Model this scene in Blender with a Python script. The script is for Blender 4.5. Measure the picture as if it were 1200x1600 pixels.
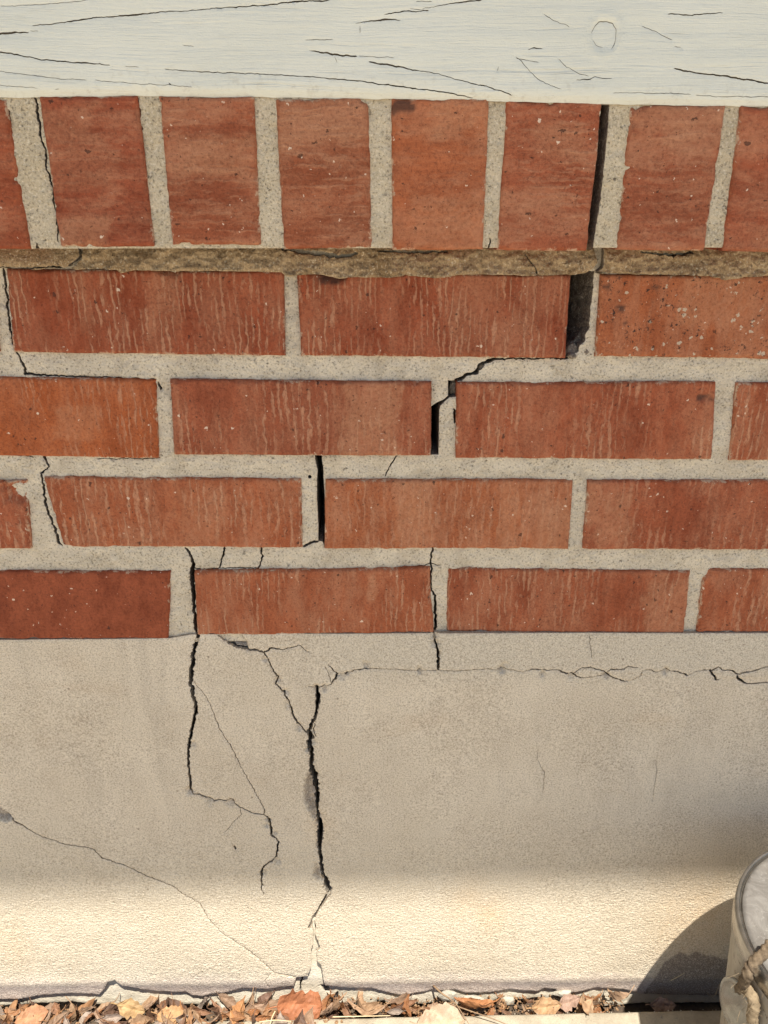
import bpy, math, random
import numpy as np
from mathutils import Vector, Matrix
from mathutils.geometry import delaunay_2d_cdt

for o in list(bpy.data.objects): bpy.data.objects.remove(o)
SC = bpy.context.scene
COL = SC.collection
R = math.radians
rng = np.random.default_rng(7)
random.seed(7)

# ------------------------------------------------------------------ camera, light, exposure
F, TH, PSI, D, H = 1200.0, R(22.6), .022, .545, .79      # focal length in pixels of the 1200x1600 photograph
CAM = np.array([0, -D, H])
FW = np.array([math.sin(PSI)*math.cos(TH), math.cos(PSI)*math.cos(TH), -math.sin(TH)])
RT = np.array([math.cos(PSI), -math.sin(PSI), 0.0])
UP = np.cross(RT, FW)
cd = bpy.data.cameras.new('camera'); cam = bpy.data.objects.new('camera', cd); COL.objects.link(cam)
cd.sensor_fit = 'VERTICAL'; cd.sensor_height = 24.0; cd.lens = 24.0*F/1600.0
cd.clip_start = .02; cd.clip_end = 400
cam.matrix_world = Matrix(((RT[0], UP[0], -FW[0], CAM[0]), (RT[1], UP[1], -FW[1], CAM[1]), (RT[2], UP[2], -FW[2], CAM[2]), (0, 0, 0, 1)))
SC.camera = cam

SA, SB = .2208, 2.6313                                    # direction to the sun is (SA, -1, SB)
sun_n = Vector((SA, -1, SB)).normalized()
w = bpy.data.worlds.new('World'); SC.world = w; w.use_nodes = True
nt = w.node_tree; bg = nt.nodes['Background']
sky = nt.nodes.new('ShaderNodeTexSky'); sky.sky_type = 'NISHITA'; sky.sun_disc = False
sky.sun_elevation = math.asin(sun_n.z); sky.sun_rotation = math.atan2(sun_n.x, sun_n.y)
nt.links.new(sky.outputs[0], bg.inputs[0]); bg.inputs[1].default_value = .07
sd = bpy.data.lights.new('sun', 'SUN'); sun = bpy.data.objects.new('sun', sd); COL.objects.link(sun)
sd.energy = 5.0; sd.angle = R(.55); sd.color = (1, .95, .86)
sun.rotation_euler = sun_n.to_track_quat('Z', 'Y').to_euler()
SC.view_settings.view_transform = 'Standard'; SC.view_settings.look = 'None'
SC.view_settings.exposure = 1.17; SC.view_settings.gamma = 1; SC.view_settings.use_curve_mapping = False
SC.render.engine = 'CYCLES'
SC.cycles.use_denoising = True
SC.cycles.max_bounces = 8; SC.cycles.diffuse_bounces = 5

# ------------------------------------------------------------------ helpers
def wp(px, py, Y=0.0):
    """the point of the upright plane y = Y where the wall shows at this place of the survey photograph"""
    d = FW*F + RT*(px-600) - UP*(py-800)
    return CAM + d*((Y+D)/d[1])
def xz(pts, Y=0.0):
    return np.array([wp(p[0], p[1], Y)[[0, 2]] for p in pts])
def gp(px, py, z):
    d = FW*F + RT*(px-600) - UP*(py-800)
    return CAM + d*((z-H)/d[2])

_P = np.random.default_rng(3).permutation(512); _P = np.concatenate([_P, _P, _P])
_G = np.random.default_rng(4).random(512)*2*np.pi
_GX, _GY = np.cos(_G), np.sin(_G)
def perlin(x, y):
    x = np.asarray(x, float); y = np.asarray(y, float)
    xi = np.floor(x).astype(int); yi = np.floor(y).astype(int); xf = x-xi; yf = y-yi
    u = xf**3*(xf*(xf*6-15)+10); v = yf**3*(yf*(yf*6-15)+10)
    def g(a, b, fx, fy):
        h = _P[(_P[(xi+a) & 511] + yi + b) & 511]
        return _GX[h]*fx + _GY[h]*fy
    n0 = g(0, 0, xf, yf)*(1-u) + g(1, 0, xf-1, yf)*u
    n1 = g(0, 1, xf, yf-1)*(1-u) + g(1, 1, xf-1, yf-1)*u
    return (n0*(1-v) + n1*v)*1.5
def fbm(x, y, s, o=3):
    r = 0; a = 1; t = 0
    for i in range(o):
        r = r + a*perlin(x*s+11.3*i, y*s+5.7*i); t += a; a *= .5; s *= 2.03
    return r/t

def smooth(e0, e1, x):
    t = np.clip((x-e0)/(e1-e0), 0, 1); return t*t*(3-2*t)

def inside(poly, pts):
    x, y = pts[:, 0], pts[:, 1]; r = np.zeros(len(pts), bool); j = len(poly)-1
    for i in range(len(poly)):
        xi, yi = poly[i]; xj, yj = poly[j]
        if yi != yj:
            r ^= ((yi > y) != (yj > y)) & (x < (xj-xi)*(y-yi)/(yj-yi)+xi)
        j = i
    return r

def densify(poly, step, closed=True):
    out = []; n = len(poly)
    for i in range(n if closed else n-1):
        a = poly[i]; b = poly[(i+1) % n]; k = max(1, int(np.hypot(*(b-a))/step))
        for q in range(k): out.append(a+(b-a)*q/k)
    if not closed: out.append(poly[-1])
    return np.array(out)

def ragged(poly, amp, scale, seed=0):
    return poly + np.stack([fbm(poly[:, 0]+seed, poly[:, 1], scale, 3), fbm(poly[:, 0]+9+seed, poly[:, 1]+4, scale, 3)], -1)*amp

def crack(pts, Y=0.0, wmin=.00035, seed=0, wk=1.0, jag=1.0):
    """a crack along a polyline of (px, py, width in px): its outline on the wall plane"""
    c = xz(pts, Y)
    sc = np.array([np.hypot(*(xz([(p[0]+1, p[1])], Y)[0]-xz([p], Y)[0])) for p in pts])
    wd = np.maximum(np.array([p[2] for p in pts])*sc*wk, wmin)
    P = []; W = []
    for i in range(len(c)-1):
        k = max(1, int(np.hypot(*(c[i+1]-c[i]))/.0009))
        for q in range(k):
            t = q/k; P.append(c[i]+(c[i+1]-c[i])*t); W.append(wd[i]+(wd[i+1]-wd[i])*t)
    P.append(c[-1]); W.append(wd[-1]); P = np.array(P); W = np.array(W)
    T = np.gradient(P, axis=0) if len(P) > 1 else np.ones_like(P)
    T /= np.maximum(np.hypot(T[:, 0], T[:, 1])[:, None], 1e-9); N = np.stack([-T[:, 1], T[:, 0]], -1)
    j = ((fbm(P[:, 0]+seed, P[:, 1], 190, 3)*.0013+fbm(P[:, 0]+seed*2, P[:, 1], 620, 2)*.0005)*jag)[:, None]
    P = P + N*j
    wv = np.maximum(.25, 1+.9*fbm(P[:, 0]+seed, P[:, 1], 300, 3)); wv2 = np.maximum(.25, 1+.9*fbm(P[:, 0]+5+seed, P[:, 1], 300, 3))
    end = np.ones(len(P)); end[0] = .3; end[-1] = .3
    L = P + N*(W*.5*wv*end)[:, None]; Rr = P - N*(W*.5*wv2*end)[:, None]
    return np.concatenate([L, Rr[::-1]])

def obj(name, verts, faces, mats, parent=None, smooth_=True, mi=None, loc=None):
    me = bpy.data.meshes.new(name)
    me.from_pydata([tuple(v) for v in np.asarray(verts).tolist()], [], faces)
    o = bpy.data.objects.new(name, me); COL.objects.link(o)
    for m in (mats if isinstance(mats, (list, tuple)) else [mats]): me.materials.append(m)
    if mi is not None: me.polygons.foreach_set('material_index', np.asarray(mi, np.int32))
    if smooth_ is True: me.polygons.foreach_set('use_smooth', np.ones(len(me.polygons), bool))
    elif smooth_ is not False: me.polygons.foreach_set('use_smooth', np.asarray(smooth_, bool))
    if loc is not None: o.location = loc
    if parent is not None: o.parent = parent
    me.update()
    return o
def attr(o, name, vals):
    a = o.data.attributes.new(name, 'FLOAT', 'POINT'); a.data.foreach_set('value', np.asarray(vals, np.float32))
def tag(o, label=None, cat=None, group=None, kind=None):
    if label: o['label'] = label
    if cat: o['category'] = cat
    if group: o['group'] = group
    if kind: o['kind'] = kind
    return o
def empty(name, loc=(0, 0, 0)):
    o = bpy.data.objects.new(name, None); COL.objects.link(o); o.location = loc; o.empty_display_size = .02
    return o

def sheet(name, poly, holes, step, yfn, mats, parent=None, depth=.045, coarse=.012, fine=.43, lip=.0005, attrs=None, edge_step=None):
    """a skin of a wall facing -y: uneven front, real gaps cut through it, side faces running back into the wall"""
    S = 1000.0
    poly = densify(np.asarray(poly), edge_step or step*1.2)
    cons = [poly]+holes
    pts = []; edges = []; occ = set(); h = step*.8
    for c in cons:
        n0 = len(pts); pts += c.tolist()
        edges += [(n0+i, n0+(i+1) % len(c)) for i in range(len(c))]
        for p in c: occ.add((int(p[0]//h), int(p[1]//h)))
    x0, z0 = poly.min(0); x1, z1 = poly.max(0)
    grids = []
    fx0, fx1 = max(x0, -fine), min(x1, fine)
    gx, gz = np.meshgrid(np.arange(fx0, fx1, step), np.arange(z0, z1, step)); grids.append((np.stack([gx.ravel(), gz.ravel()], -1), step))
    for a, b in ((x0, fx0), (fx1, x1)):
        if b-a > coarse:
            gx, gz = np.meshgrid(np.arange(a, b, coarse), np.arange(z0, z1, coarse)); grids.append((np.stack([gx.ravel(), gz.ravel()], -1), coarse))
    for g, s in grids:
        g = g + (np.random.default_rng(5).random(g.shape)-.5)*s*.55
        g = g[inside(poly, g)]
        for p in g.tolist():
            if (int(p[0]//h), int(p[1]//h)) not in occ: pts.append(p)
    V, E_, Fc, *_ = delaunay_2d_cdt([Vector((p[0]*S, p[1]*S)) for p in pts], edges, [], 0, 1e-7)
    V = np.array([(v.x, v.y) for v in V])/S; T = np.array([f for f in Fc if len(f) == 3])
    c = V[T].mean(1); keep = inside(poly, c)
    for hpoly in holes:
        lo, hi = hpoly.min(0), hpoly.max(0)
        k = np.where((c[:, 0] >= lo[0]) & (c[:, 0] <= hi[0]) & (c[:, 1] >= lo[1]) & (c[:, 1] <= hi[1]) & keep)[0]
        if len(k): keep[k[inside(hpoly, c[k])]] = False
    T = T[keep]
    a = V[T]; cr = (a[:, 1, 0]-a[:, 0, 0])*(a[:, 2, 1]-a[:, 0, 1])-(a[:, 1, 1]-a[:, 0, 1])*(a[:, 2, 0]-a[:, 0, 0])
    T[cr < 0] = T[cr < 0][:, ::-1]                 # (x, z) counter-clockwise: normal looks along -y
    used = np.unique(T); mp = -np.ones(len(V), int); mp[used] = np.arange(len(used)); V = V[used]; T = mp[T]
    cnt = {}
    for t in T.tolist():
        for i in range(3):
            e = (t[i], t[(i+1) % 3]); cnt[e] = 1
    bd = [e for e in cnt if (e[1], e[0]) not in cnt]
    y = yfn(V[:, 0], V[:, 1])
    bset = np.unique(np.array(bd).ravel()); y[bset] += lip
    n = len(V); verts = np.stack([V[:, 0], y, V[:, 1]], -1)
    bm = {int(b): i for i, b in enumerate(bset)}
    fr = verts[bset]; bk = fr.copy(); bk[:, 1] += depth
    verts = np.concatenate([verts, fr, bk]); nb = len(bset)
    faces = T.tolist()
    for p, q in bd:
        i, j = n+bm[p], n+bm[q]; faces.append((j, i, i+nb, j+nb))
    mi = np.zeros(len(faces), int); mi[len(T):] = 1 if isinstance(mats, (list, tuple)) and len(mats) > 1 else 0
    sm = np.ones(len(faces), bool); sm[len(T):] = False
    o = obj(name, verts, faces, mats, parent, sm, mi)
    if attrs:
        for k, fn in attrs.items():
            v = fn(V[:, 0], V[:, 1]); attr(o, k, np.concatenate([v, v[bset], v[bset]]))
    return o

def box(name, lo, hi, mat, parent=None, loc=None):
    (a, b, c), (d, e, f) = lo, hi
    v = [(a, b, c), (d, b, c), (d, e, c), (a, e, c), (a, b, f), (d, b, f), (d, e, f), (a, e, f)]
    fs = [(0, 3, 2, 1), (4, 5, 6, 7), (0, 1, 5, 4), (1, 2, 6, 5), (2, 3, 7, 6), (3, 0, 4, 7)]
    return obj(name, v, fs, mat, parent, False, None, loc)

# ------------------------------------------------------------------ materials
def lin(r, g, b):
    f = lambda c: (c/255/12.92 if c/255 <= .04045 else ((c/255+.055)/1.055)**2.4)
    return (f(r), f(g), f(b), 1)
class M:
    def __init__(s, name, rough=.85):
        s.m = bpy.data.materials.new(name); s.m.use_nodes = True; s.t = s.m.node_tree; s.b = s.t.nodes['Principled BSDF']
        s.b.inputs['Roughness'].default_value = rough; s.b.inputs['Specular IOR Level'].default_value = .25
    def n(s, typ, ins=None, **kw):
        x = s.t.nodes.new(typ)
        for k, v in kw.items(): setattr(x, k, v)
        for k, v in (ins or {}).items():
            if isinstance(v, bpy.types.NodeSocket): s.t.links.new(v, x.inputs[k])
            else: x.inputs[k].default_value = v
        return x
    def coord(s, scale=(1, 1, 1), rand=True):
        v = s.n('ShaderNodeTexCoord').outputs['Object']
        if rand:
            r = s.n('ShaderNodeObjectInfo').outputs['Random']
            c = s.n('ShaderNodeCombineXYZ', {0: r, 1: s.math('MULTIPLY', r, 3.7), 2: s.math('MULTIPLY', r, 7.1)}).outputs[0]
            v = s.n('ShaderNodeVectorMath', {0: v, 1: s.n('ShaderNodeVectorMath', {0: c, 1: (13, 13, 13)}, operation='MULTIPLY').outputs[0]}, operation='ADD').outputs[0]
        return v
    def scaled(s, v, sc): return s.n('ShaderNodeVectorMath', {0: v, 1: sc}, operation='MULTIPLY').outputs[0]
    def noise(s, v, scale, detail=3, rough=.55, dist=0, out=0):
        return s.n('ShaderNodeTexNoise', {'Vector': v, 'Scale': scale, 'Detail': detail, 'Roughness': rough, 'Distortion': dist}).outputs[out]
    def vor(s, v, scale, out=0, feature='F1'):
        return s.n('ShaderNodeTexVoronoi', {'Vector': v, 'Scale': scale}, feature=feature).outputs[out]
    def math(s, op, a, b=0.0, c=0.0):
        return s.n('ShaderNodeMath', {0: a, 1: b, 2: c}, operation=op).outputs[0]
    def ramp(s, f, a, b, lo=0.0, hi=1.0):
        return s.n('ShaderNodeMapRange', {0: f, 1: a, 2: b, 3: lo, 4: hi}, interpolation_type='SMOOTHSTEP').outputs[0]
    def mix(s, f, a, b, mode='MIX'):
        x = s.n('ShaderNodeMix', data_type='RGBA', blend_type=mode)
        for k, v in ((0, f), (6, a), (7, b)):
            if isinstance(v, bpy.types.NodeSocket): s.t.links.new(v, x.inputs[k])
            else: x.inputs[k].default_value = v
        return x.outputs[2]
    def att(s, name, typ='GEOMETRY', out='Fac'): return s.n('ShaderNodeAttribute', attribute_name=name, attribute_type=typ).outputs[out]
    def bump(s, h, dist, strength=1.0, prev=None):
        d = {'Height': h, 'Distance': dist, 'Strength': strength}
        if prev is not None: d['Normal'] = prev
        return s.n('ShaderNodeBump', d).outputs[0]
    def base(s, c):
        if isinstance(c, bpy.types.NodeSocket): s.t.links.new(c, s.b.inputs['Base Color'])
        else: s.b.inputs['Base Color'].default_value = c
    def normal(s, x): s.t.links.new(x, s.b.inputs['Normal'])
    def rough(s, x): s.t.links.new(x, s.b.inputs['Roughness'])

def brick_material(name, along_x):
    m = M(name, .8)
    P = m.coord()
    tint = m.att('tint', 'OBJECT', 'Color'); streak = m.att('streak', 'OBJECT'); smear = m.att('smear', 'OBJECT')
    spots = m.att('spots', 'OBJECT')
    st = (.16, 1, 1) if along_x else (1, 1, .15)
    wob = m.n('ShaderNodeVectorMath', {0: m.n('ShaderNodeVectorMath', {0: m.noise(P, 75, 2, out=1), 1: (.5, .5, .5)}, operation='SUBTRACT').outputs[0], 1: (.009, .009, .009)}, operation='MULTIPLY').outputs[0]
    wob2 = m.n('ShaderNodeVectorMath', {0: m.n('ShaderNodeVectorMath', {0: m.noise(P, 330, 2, out=1), 1: (.5, .5, .5)}, operation='SUBTRACT').outputs[0], 1: (.0022, .0022, .0022)}, operation='MULTIPLY').outputs[0]
    Pw = m.n('ShaderNodeVectorMath', {0: m.n('ShaderNodeVectorMath', {0: P, 1: wob}, operation='ADD').outputs[0], 1: wob2}, operation='ADD').outputs[0]
    Ps = m.scaled(Pw, st)
    xyz = m.n('ShaderNodeSeparateXYZ', {0: P}).outputs
    run = xyz[2] if along_x else xyz[0]
    dens = m.n('ShaderNodeObjectInfo').outputs['Random']
    w1 = m.noise(m.scaled(P, (.35, 1, 1) if along_x else (1, 1, .35)), 60, 3, .6)
    w2 = m.noise(m.scaled(P, (.5, 1, 1) if along_x else (1, 1, .5)), 240, 2, .6)
    phase = m.math('ADD', m.math('ADD', m.math('MULTIPLY', run, m.math('ADD', m.math('MULTIPLY', dens, 500.0), 1000.0)), m.math('MULTIPLY', w1, 13.0)), m.math('MULTIPLY', w2, 7.0))
    stripe = m.ramp(m.math('SINE', phase), .0, .9)                            # close wavy drag marks
    brk = m.ramp(m.noise(m.scaled(P, (.22, 1, 1) if along_x else (1, 1, .22)), 170, 3, .7), .42, .56)
    n3 = m.noise(m.scaled(Pw, (.5, 1, 1) if along_x else (1, 1, .5)), 330, 3, .6)
    worm3 = m.ramp(n3, .6, .67)
    where = m.ramp(m.noise(m.scaled(P, (1, 1, .45)), 20, 3, .6), .40, .56)
    line = m.math('MULTIPLY', m.math('MULTIPLY', m.math('MAXIMUM', m.math('MULTIPLY', stripe, brk), m.math('MULTIPLY', worm3, .55)), where), streak)
    cloud = m.math('MULTIPLY', m.ramp(m.noise(m.scaled(Pw, (.3, 1, 1) if along_x else (1, 1, .35)), 55, 6, .72), .40, .66), smear)
    brush = m.math('MULTIPLY', m.ramp(m.noise(m.scaled(Pw, (.05, 1, 1) if along_x else (1, 1, .05)), 380, 3, .6), .5, .68), m.ramp(m.noise(P, 18, 2), .4, .6))
    grain = m.noise(P, 560, 4, .8)
    mott = m.noise(m.scaled(P, (.45, 1, 1) if along_x else (1, 1, .45)), 60, 6, .75)
    c = m.mix(m.ramp(mott, .32, .68), m.mix(1.0, tint, (.78, .73, .71, 1), 'MULTIPLY'), m.mix(1.0, tint, (1.12, 1.14, 1.12, 1), 'MULTIPLY'))
    c = m.mix(m.math('MULTIPLY', m.att('burn'), .45), c, m.mix(1.0, tint, (.6, .5, .48, 1), 'MULTIPLY'))
    c = m.mix(m.math('MULTIPLY', m.att('pale'), .68), c, (.46, .225, .12, 1))
    c = m.mix(m.math('MULTIPLY', cloud, .72), c, (.43, .20, .11, 1))
    c = m.mix(m.math('MULTIPLY', m.math('MULTIPLY', brush, smear), .4), c, (.43, .20, .11, 1))
    c = m.mix(m.math('MULTIPLY', line, .6), c, (.50, .26, .15, 1))
    c = m.mix(m.ramp(grain, .48, .66, .0, .65), c, m.mix(1.0, c, (.5, .45, .45, 1), 'MULTIPLY'))
    c = m.mix(m.ramp(grain, .47, .32, .0, .45), c, m.mix(1.0, c, (1.4, 1.5, 1.5, 1), 'MULTIPLY'))
    # white lime specks and dark pits of every size
    Pj = m.n('ShaderNodeVectorMath', {0: P, 1: m.n('ShaderNodeVectorMath', {0: m.noise(P, 700, 1, out=1), 1: (.003, .003, .003)}, operation='MULTIPLY').outputs[0]}, operation='ADD').outputs[0]
    def dots(scale, lo, size, sc=(1, 1, 1), off=(0, 0, 0)):
        v = m.scaled(m.n('ShaderNodeVectorMath', {0: Pj, 1: off}, operation='ADD').outputs[0], sc)
        d = m.vor(v, scale); q = m.n('ShaderNodeSeparateColor', {0: m.vor(v, scale, 1)})
        rad = m.math('MULTIPLY', m.math('POWER', q.outputs[2], 2.0), size)
        return m.math('MULTIPLY', m.ramp(m.math('SUBTRACT', d, rad), .06, .0), m.math('GREATER_THAN', q.outputs[0], lo))
    sp = m.math('MAXIMUM', dots(210, .95, .22), dots(420, .93, .28, off=(1.3, 2.2, .7)))
    c = m.mix(m.math('MULTIPLY', sp, .8), c, (.70, .55, .42, 1))
    pit = m.math('MAXIMUM', dots(260, .92, .28, (.45, 1, 1) if along_x else (1, 1, .7), (3.3, 1.7, 5.1)), dots(520, .90, .32, off=(.3, 6.2, 2.7)))
    c = m.mix(m.math('MULTIPLY', pit, .75), c, (.05, .02, .013, 1))
    # the speckled brick: blobs of mortar and black cinders
    blob = m.math('MULTIPLY', m.math('MAXIMUM', dots(120, .75, .24, (.8, 1, 1.2), (4, 1, 2)), dots(260, .62, .4, off=(5, 3, 1))), spots)
    c = m.mix(m.math('MULTIPLY', blob, .8), c, (.50, .41, .30, 1))
    cind = m.math('MULTIPLY', m.math('MULTIPLY', m.ramp(m.noise(P, 360, 4, .75), .57, .63), m.ramp(m.noise(P, 60, 2), .45, .58)), spots)
    c = m.mix(cind, c, (.035, .018, .014, 1))
    # lime and mortar left along the edges
    e = m.math('ADD', m.att('edge'), m.math('MULTIPLY', m.math('SUBTRACT', m.noise(P, 300, 6, .8), .5), .013))
    e = m.math('ADD', e, m.ramp(m.noise(P, 45, 2), .42, .6, .003, 0))
    res = m.math('MULTIPLY', m.ramp(e, .0014, -.0002), .74)
    c = m.mix(res, c, (.50, .37, .255, 1))
    dark = m.att('dark')
    c = m.mix(m.math('MULTIPLY', dark, .8), c, (.055, .028, .02, 1))
    m.base(c)
    hgt = m.math('ADD', m.math('ADD', m.math('MULTIPLY', line, .8), m.math('MULTIPLY', grain, .9)), m.math('ADD', m.math('MULTIPLY', pit, -1.6), m.math('MULTIPLY', cloud, .4)))
    scr = m.noise(m.scaled(P, (.06, 1, 1) if along_x else (1, 1, .06)), 500, 2)
    hgt = m.math('ADD', hgt, m.math('MULTIPLY', scr, .6))
    m.normal(m.bump(hgt, .0006))
    m.rough(m.ramp(mott, .3, .7, .86, .7))
    return m.m

def mortar_material(name, ca, cb, grain=1.0, use_attr=None):
    m = M(name, .95); P = m.coord(rand=False)
    c = m.mix(m.ramp(m.noise(P, 38, 4, .6), .3, .7), ca, cb)
    g = m.noise(P, 640, 3, .7); g2 = m.noise(P, 330, 4, .75)
    c = m.mix(m.ramp(g, .53, .68, 0, .7), c, (.10, .08, .055, 1))
    c = m.mix(m.ramp(g, .46, .32, 0, .6), c, (.78, .68, .53, 1))
    pock = m.ramp(m.noise(P, 260, 3, .65), .66, .73)
    c = m.mix(m.math('MULTIPLY', pock, .5), c, (.13, .10, .075, 1))
    if use_attr:
        c = m.mix(m.att(use_attr), c, m.mix(1.0, c, (.62, .57, .5, 1), 'MULTIPLY'))
    m.base(c)
    h = m.math('ADD', m.math('ADD', m.math('MULTIPLY', g, .8), g2), m.math('MULTIPLY', pock, -1.2))
    m.normal(m.bump(h, .0011*grain, .9))
    return m.m

MAT = {}
MAT['brick'] = brick_material('brick_face', False)
MAT['sill_brick'] = brick_material('sill_brick_face', True)
MAT['mortar'] = mortar_material('mortar', (.525, .445, .335, 1), (.64, .55, .42, 1), 1.25, 'dirt')
MAT['sill_mortar'] = mortar_material('sill_mortar', (.47, .385, .265, 1), (.56, .47, .34, 1), 1.25)
MAT['bed_mortar'] = mortar_material('coarse_bed_mortar', (.29, .19, .098, 1), (.46, .33, .195, 1), 2.0)
MAT['core_and_gap_shade'] = mortar_material('wall_core', (.16, .125, .095, 1), (.235, .19, .145, 1))  # wall core; also crack sides and gap fills, their shade painted in as dark colour

def stucco_material():
    m = M('painted_render', .9); P = m.coord(rand=False)
    c = m.mix(m.ramp(m.noise(P, 9, 5, .62), .32, .68), (.555, .465, .35, 1), (.64, .547, .425, 1))
    c = m.mix(m.ramp(m.noise(m.scaled(P, (.6, 1, 1.4)), 17, 4, .6), .56, .74, 0, .35), c, (.50, .37, .245, 1))
    c = m.mix(m.ramp(m.noise(m.scaled(P, (1, 1, .5)), 48, 6, .72, .5), .45, .7, 0, .4), c, (.44, .36, .27, 1))
    c = m.mix(m.ramp(m.noise(m.scaled(P, (1, 1, .13)), 30, 4, .7), .5, .74, 0, .38), c, (.40, .34, .265, 1))
    c = m.mix(m.att('cream'), c, m.mix(m.ramp(m.noise(P, 22, 4, .6), .35, .7), (.55, .472, .35, 1), (.60, .527, .405, 1)))
    c = m.mix(m.math('MULTIPLY', m.ramp(m.noise(P, 140, 5, .8), .52, .72), m.att('splash')), c, (.36, .275, .19, 1))
    c = m.mix(m.att('grey'), c, (.52, .455, .36, 1))
    c = m.mix(m.att('ochre_and_shadow'), c, (.60, .40, .21, 1))
    c = m.mix(m.att('mauve'), c, m.mix(m.ramp(m.noise(P, 60, 4, .7), .35, .7), (.50, .405, .345, 1), (.40, .325, .285, 1)))
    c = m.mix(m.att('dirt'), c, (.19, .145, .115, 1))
    sp = m.noise(P, 560, 3, .7)
    c = m.mix(m.ramp(sp, .52, .68, 0, .5), c, (.17, .13, .095, 1))
    c = m.mix(m.ramp(sp, .46, .32, 0, .35), c, (.74, .64, .5, 1))
    s9 = m.noise(P, 820, 2, .7)
    c = m.mix(m.ramp(s9, .48, .66, 0, .42), c, (.20, .155, .115, 1))
    c = m.mix(m.ramp(s9, .5, .36, 0, .38), c, (.78, .69, .56, 1))
    sk = m.math('MULTIPLY', m.ramp(m.vor(P, 75), .1, .05), m.math('GREATER_THAN', m.n('ShaderNodeSeparateColor', {0: m.vor(P, 75, 1)}).outputs[0], .93))
    c = m.mix(m.math('MULTIPLY', sk, .6), c, (.12, .085, .06, 1))
    m.base(c)
    cr = m.noise(m.scaled(P, (.72, 1, 1)), 430, 3, .6, .6)
    cr2 = m.noise(P, 520, 4, .7)
    rel = m.math('ADD', m.math('MULTIPLY', cr, m.att('stipple')), m.math('MULTIPLY', cr2, .55))
    m.normal(m.bump(rel, .0014, 1.0))
    return m.m
MAT['stucco'] = stucco_material()
MAT['stucco_edge'] = mortar_material('broken_render_edge', (.36, .29, .21, 1), (.45, .37, .275, 1))

def simple(name, ca, cb, scale, rough=.9, bscale=600, bdist=.0004, metallic=0.0, rand=False, spec=.25):
    m = M(name, rough); P = m.coord(rand=rand)
    c = m.mix(m.ramp(m.noise(P, scale, 5, .65), .3, .7), ca, cb)
    g = m.noise(P, bscale, 3, .65)
    c = m.mix(m.ramp(g, .55, .75, 0, .35), c, m.mix(1.0, c, (.4, .37, .33, 1), 'MULTIPLY'))
    m.base(c); m.normal(m.bump(g, bdist)); m.b.inputs['Metallic'].default_value = metallic; m.b.inputs['Specular IOR Level'].default_value = spec
    return m.m
MAT['footing'] = simple('chalky_render', (.58, .51, .39, 1), (.66, .595, .475, 1), 60, .95, 420, .0007)
_t = MAT['footing'].node_tree; _b = _t.nodes['Principled BSDF']; _l = _b.inputs['Base Color'].links[0].from_socket
_mx = _t.nodes.new('ShaderNodeMix'); _mx.data_type = 'RGBA'; _at = _t.nodes.new('ShaderNodeAttribute'); _at.attribute_name = 'deep'
_t.links.new(_at.outputs['Fac'], _mx.inputs[0]); _t.links.new(_l, _mx.inputs[6]); _mx.inputs[7].default_value = (.25, .21, .165, 1); _t.links.new(_mx.outputs[2], _b.inputs['Base Color'])
MAT['rubble'] = simple('grey_rubble', (.30, .255, .20, 1), (.42, .37, .30, 1), 120, .95, 700, .0006)
MAT['soil'] = simple('soil', (.05, .035, .025, 1), (.09, .065, .045, 1), 80, 1, 300, .002)
MAT['kerb'] = simple('kerb_concrete', (.22, .188, .14, 1), (.33, .285, .215, 1), 35, .9, 500, .0009)
MAT['paving'] = simple('paving_concrete', (.38, .34, .275, 1), (.46, .42, .345, 1), 3, .9, 200, .001)
MAT['siding'] = simple('painted_siding', (.56, .57, .52, 1), (.62, .63, .58, 1), 5, .7, 300, .0003)
MAT['plaster'] = simple('white_plaster_flake', (.30, .27, .215, 1), (.38, .35, .29, 1), 200, .95, 700, .0005, rand=True)

def board_material():
    m = M('weathered_white_paint', .55); P = m.coord(rand=False)
    c = m.mix(m.ramp(m.noise(m.scaled(P, (.35, 1, 1)), 12, 4, .6), .35, .7), (.605, .605, .54, 1), (.67, .665, .595, 1))
    c = m.mix(m.ramp(m.noise(m.scaled(P, (.25, 1, 1)), 90, 4, .7), .6, .78, 0, .22), c, (.42, .40, .33, 1))
    sk = m.math('MULTIPLY', m.ramp(m.vor(P, 95), .1, .05), m.math('GREATER_THAN', m.n('ShaderNodeSeparateColor', {0: m.vor(P, 95, 1)}).outputs[0], .95))
    c = m.mix(m.math('MULTIPLY', sk, .7), c, (.10, .085, .07, 1))
    d = m.att('dirt'); c = m.mix(m.math('MULTIPLY', d, m.ramp(m.noise(P, 170, 4, .75), .52, .7, 0, .3)), c, (.34, .30, .24, 1))
    m.base(c)
    wob = m.n('ShaderNodeVectorMath', {0: m.noise(P, 10, 2, out=1), 1: (.008, .008, .008)}, operation='MULTIPLY').outputs[0]
    Pw = m.n('ShaderNodeVectorMath', {0: P, 1: wob}, operation='ADD').outputs[0]
    g = m.noise(m.scaled(Pw, (.03, 1, 1)), 560, 4, .7)
    g2 = m.ramp(m.noise(m.scaled(Pw, (.03, 1, 1)), 210, 3, .6), .60, .68)
    f = m.noise(P, 900, 2)
    h = m.math('ADD', m.math('ADD', g, m.math('MULTIPLY', g2, -.45)), m.math('MULTIPLY', f, .18))
    m.normal(m.bump(h, .0010, .8)); return m.m
MAT['board'] = board_material()
MAT['bare_wood'] = simple('bare_wood', (.24, .20, .15, 1), (.33, .28, .22, 1), 60)

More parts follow.
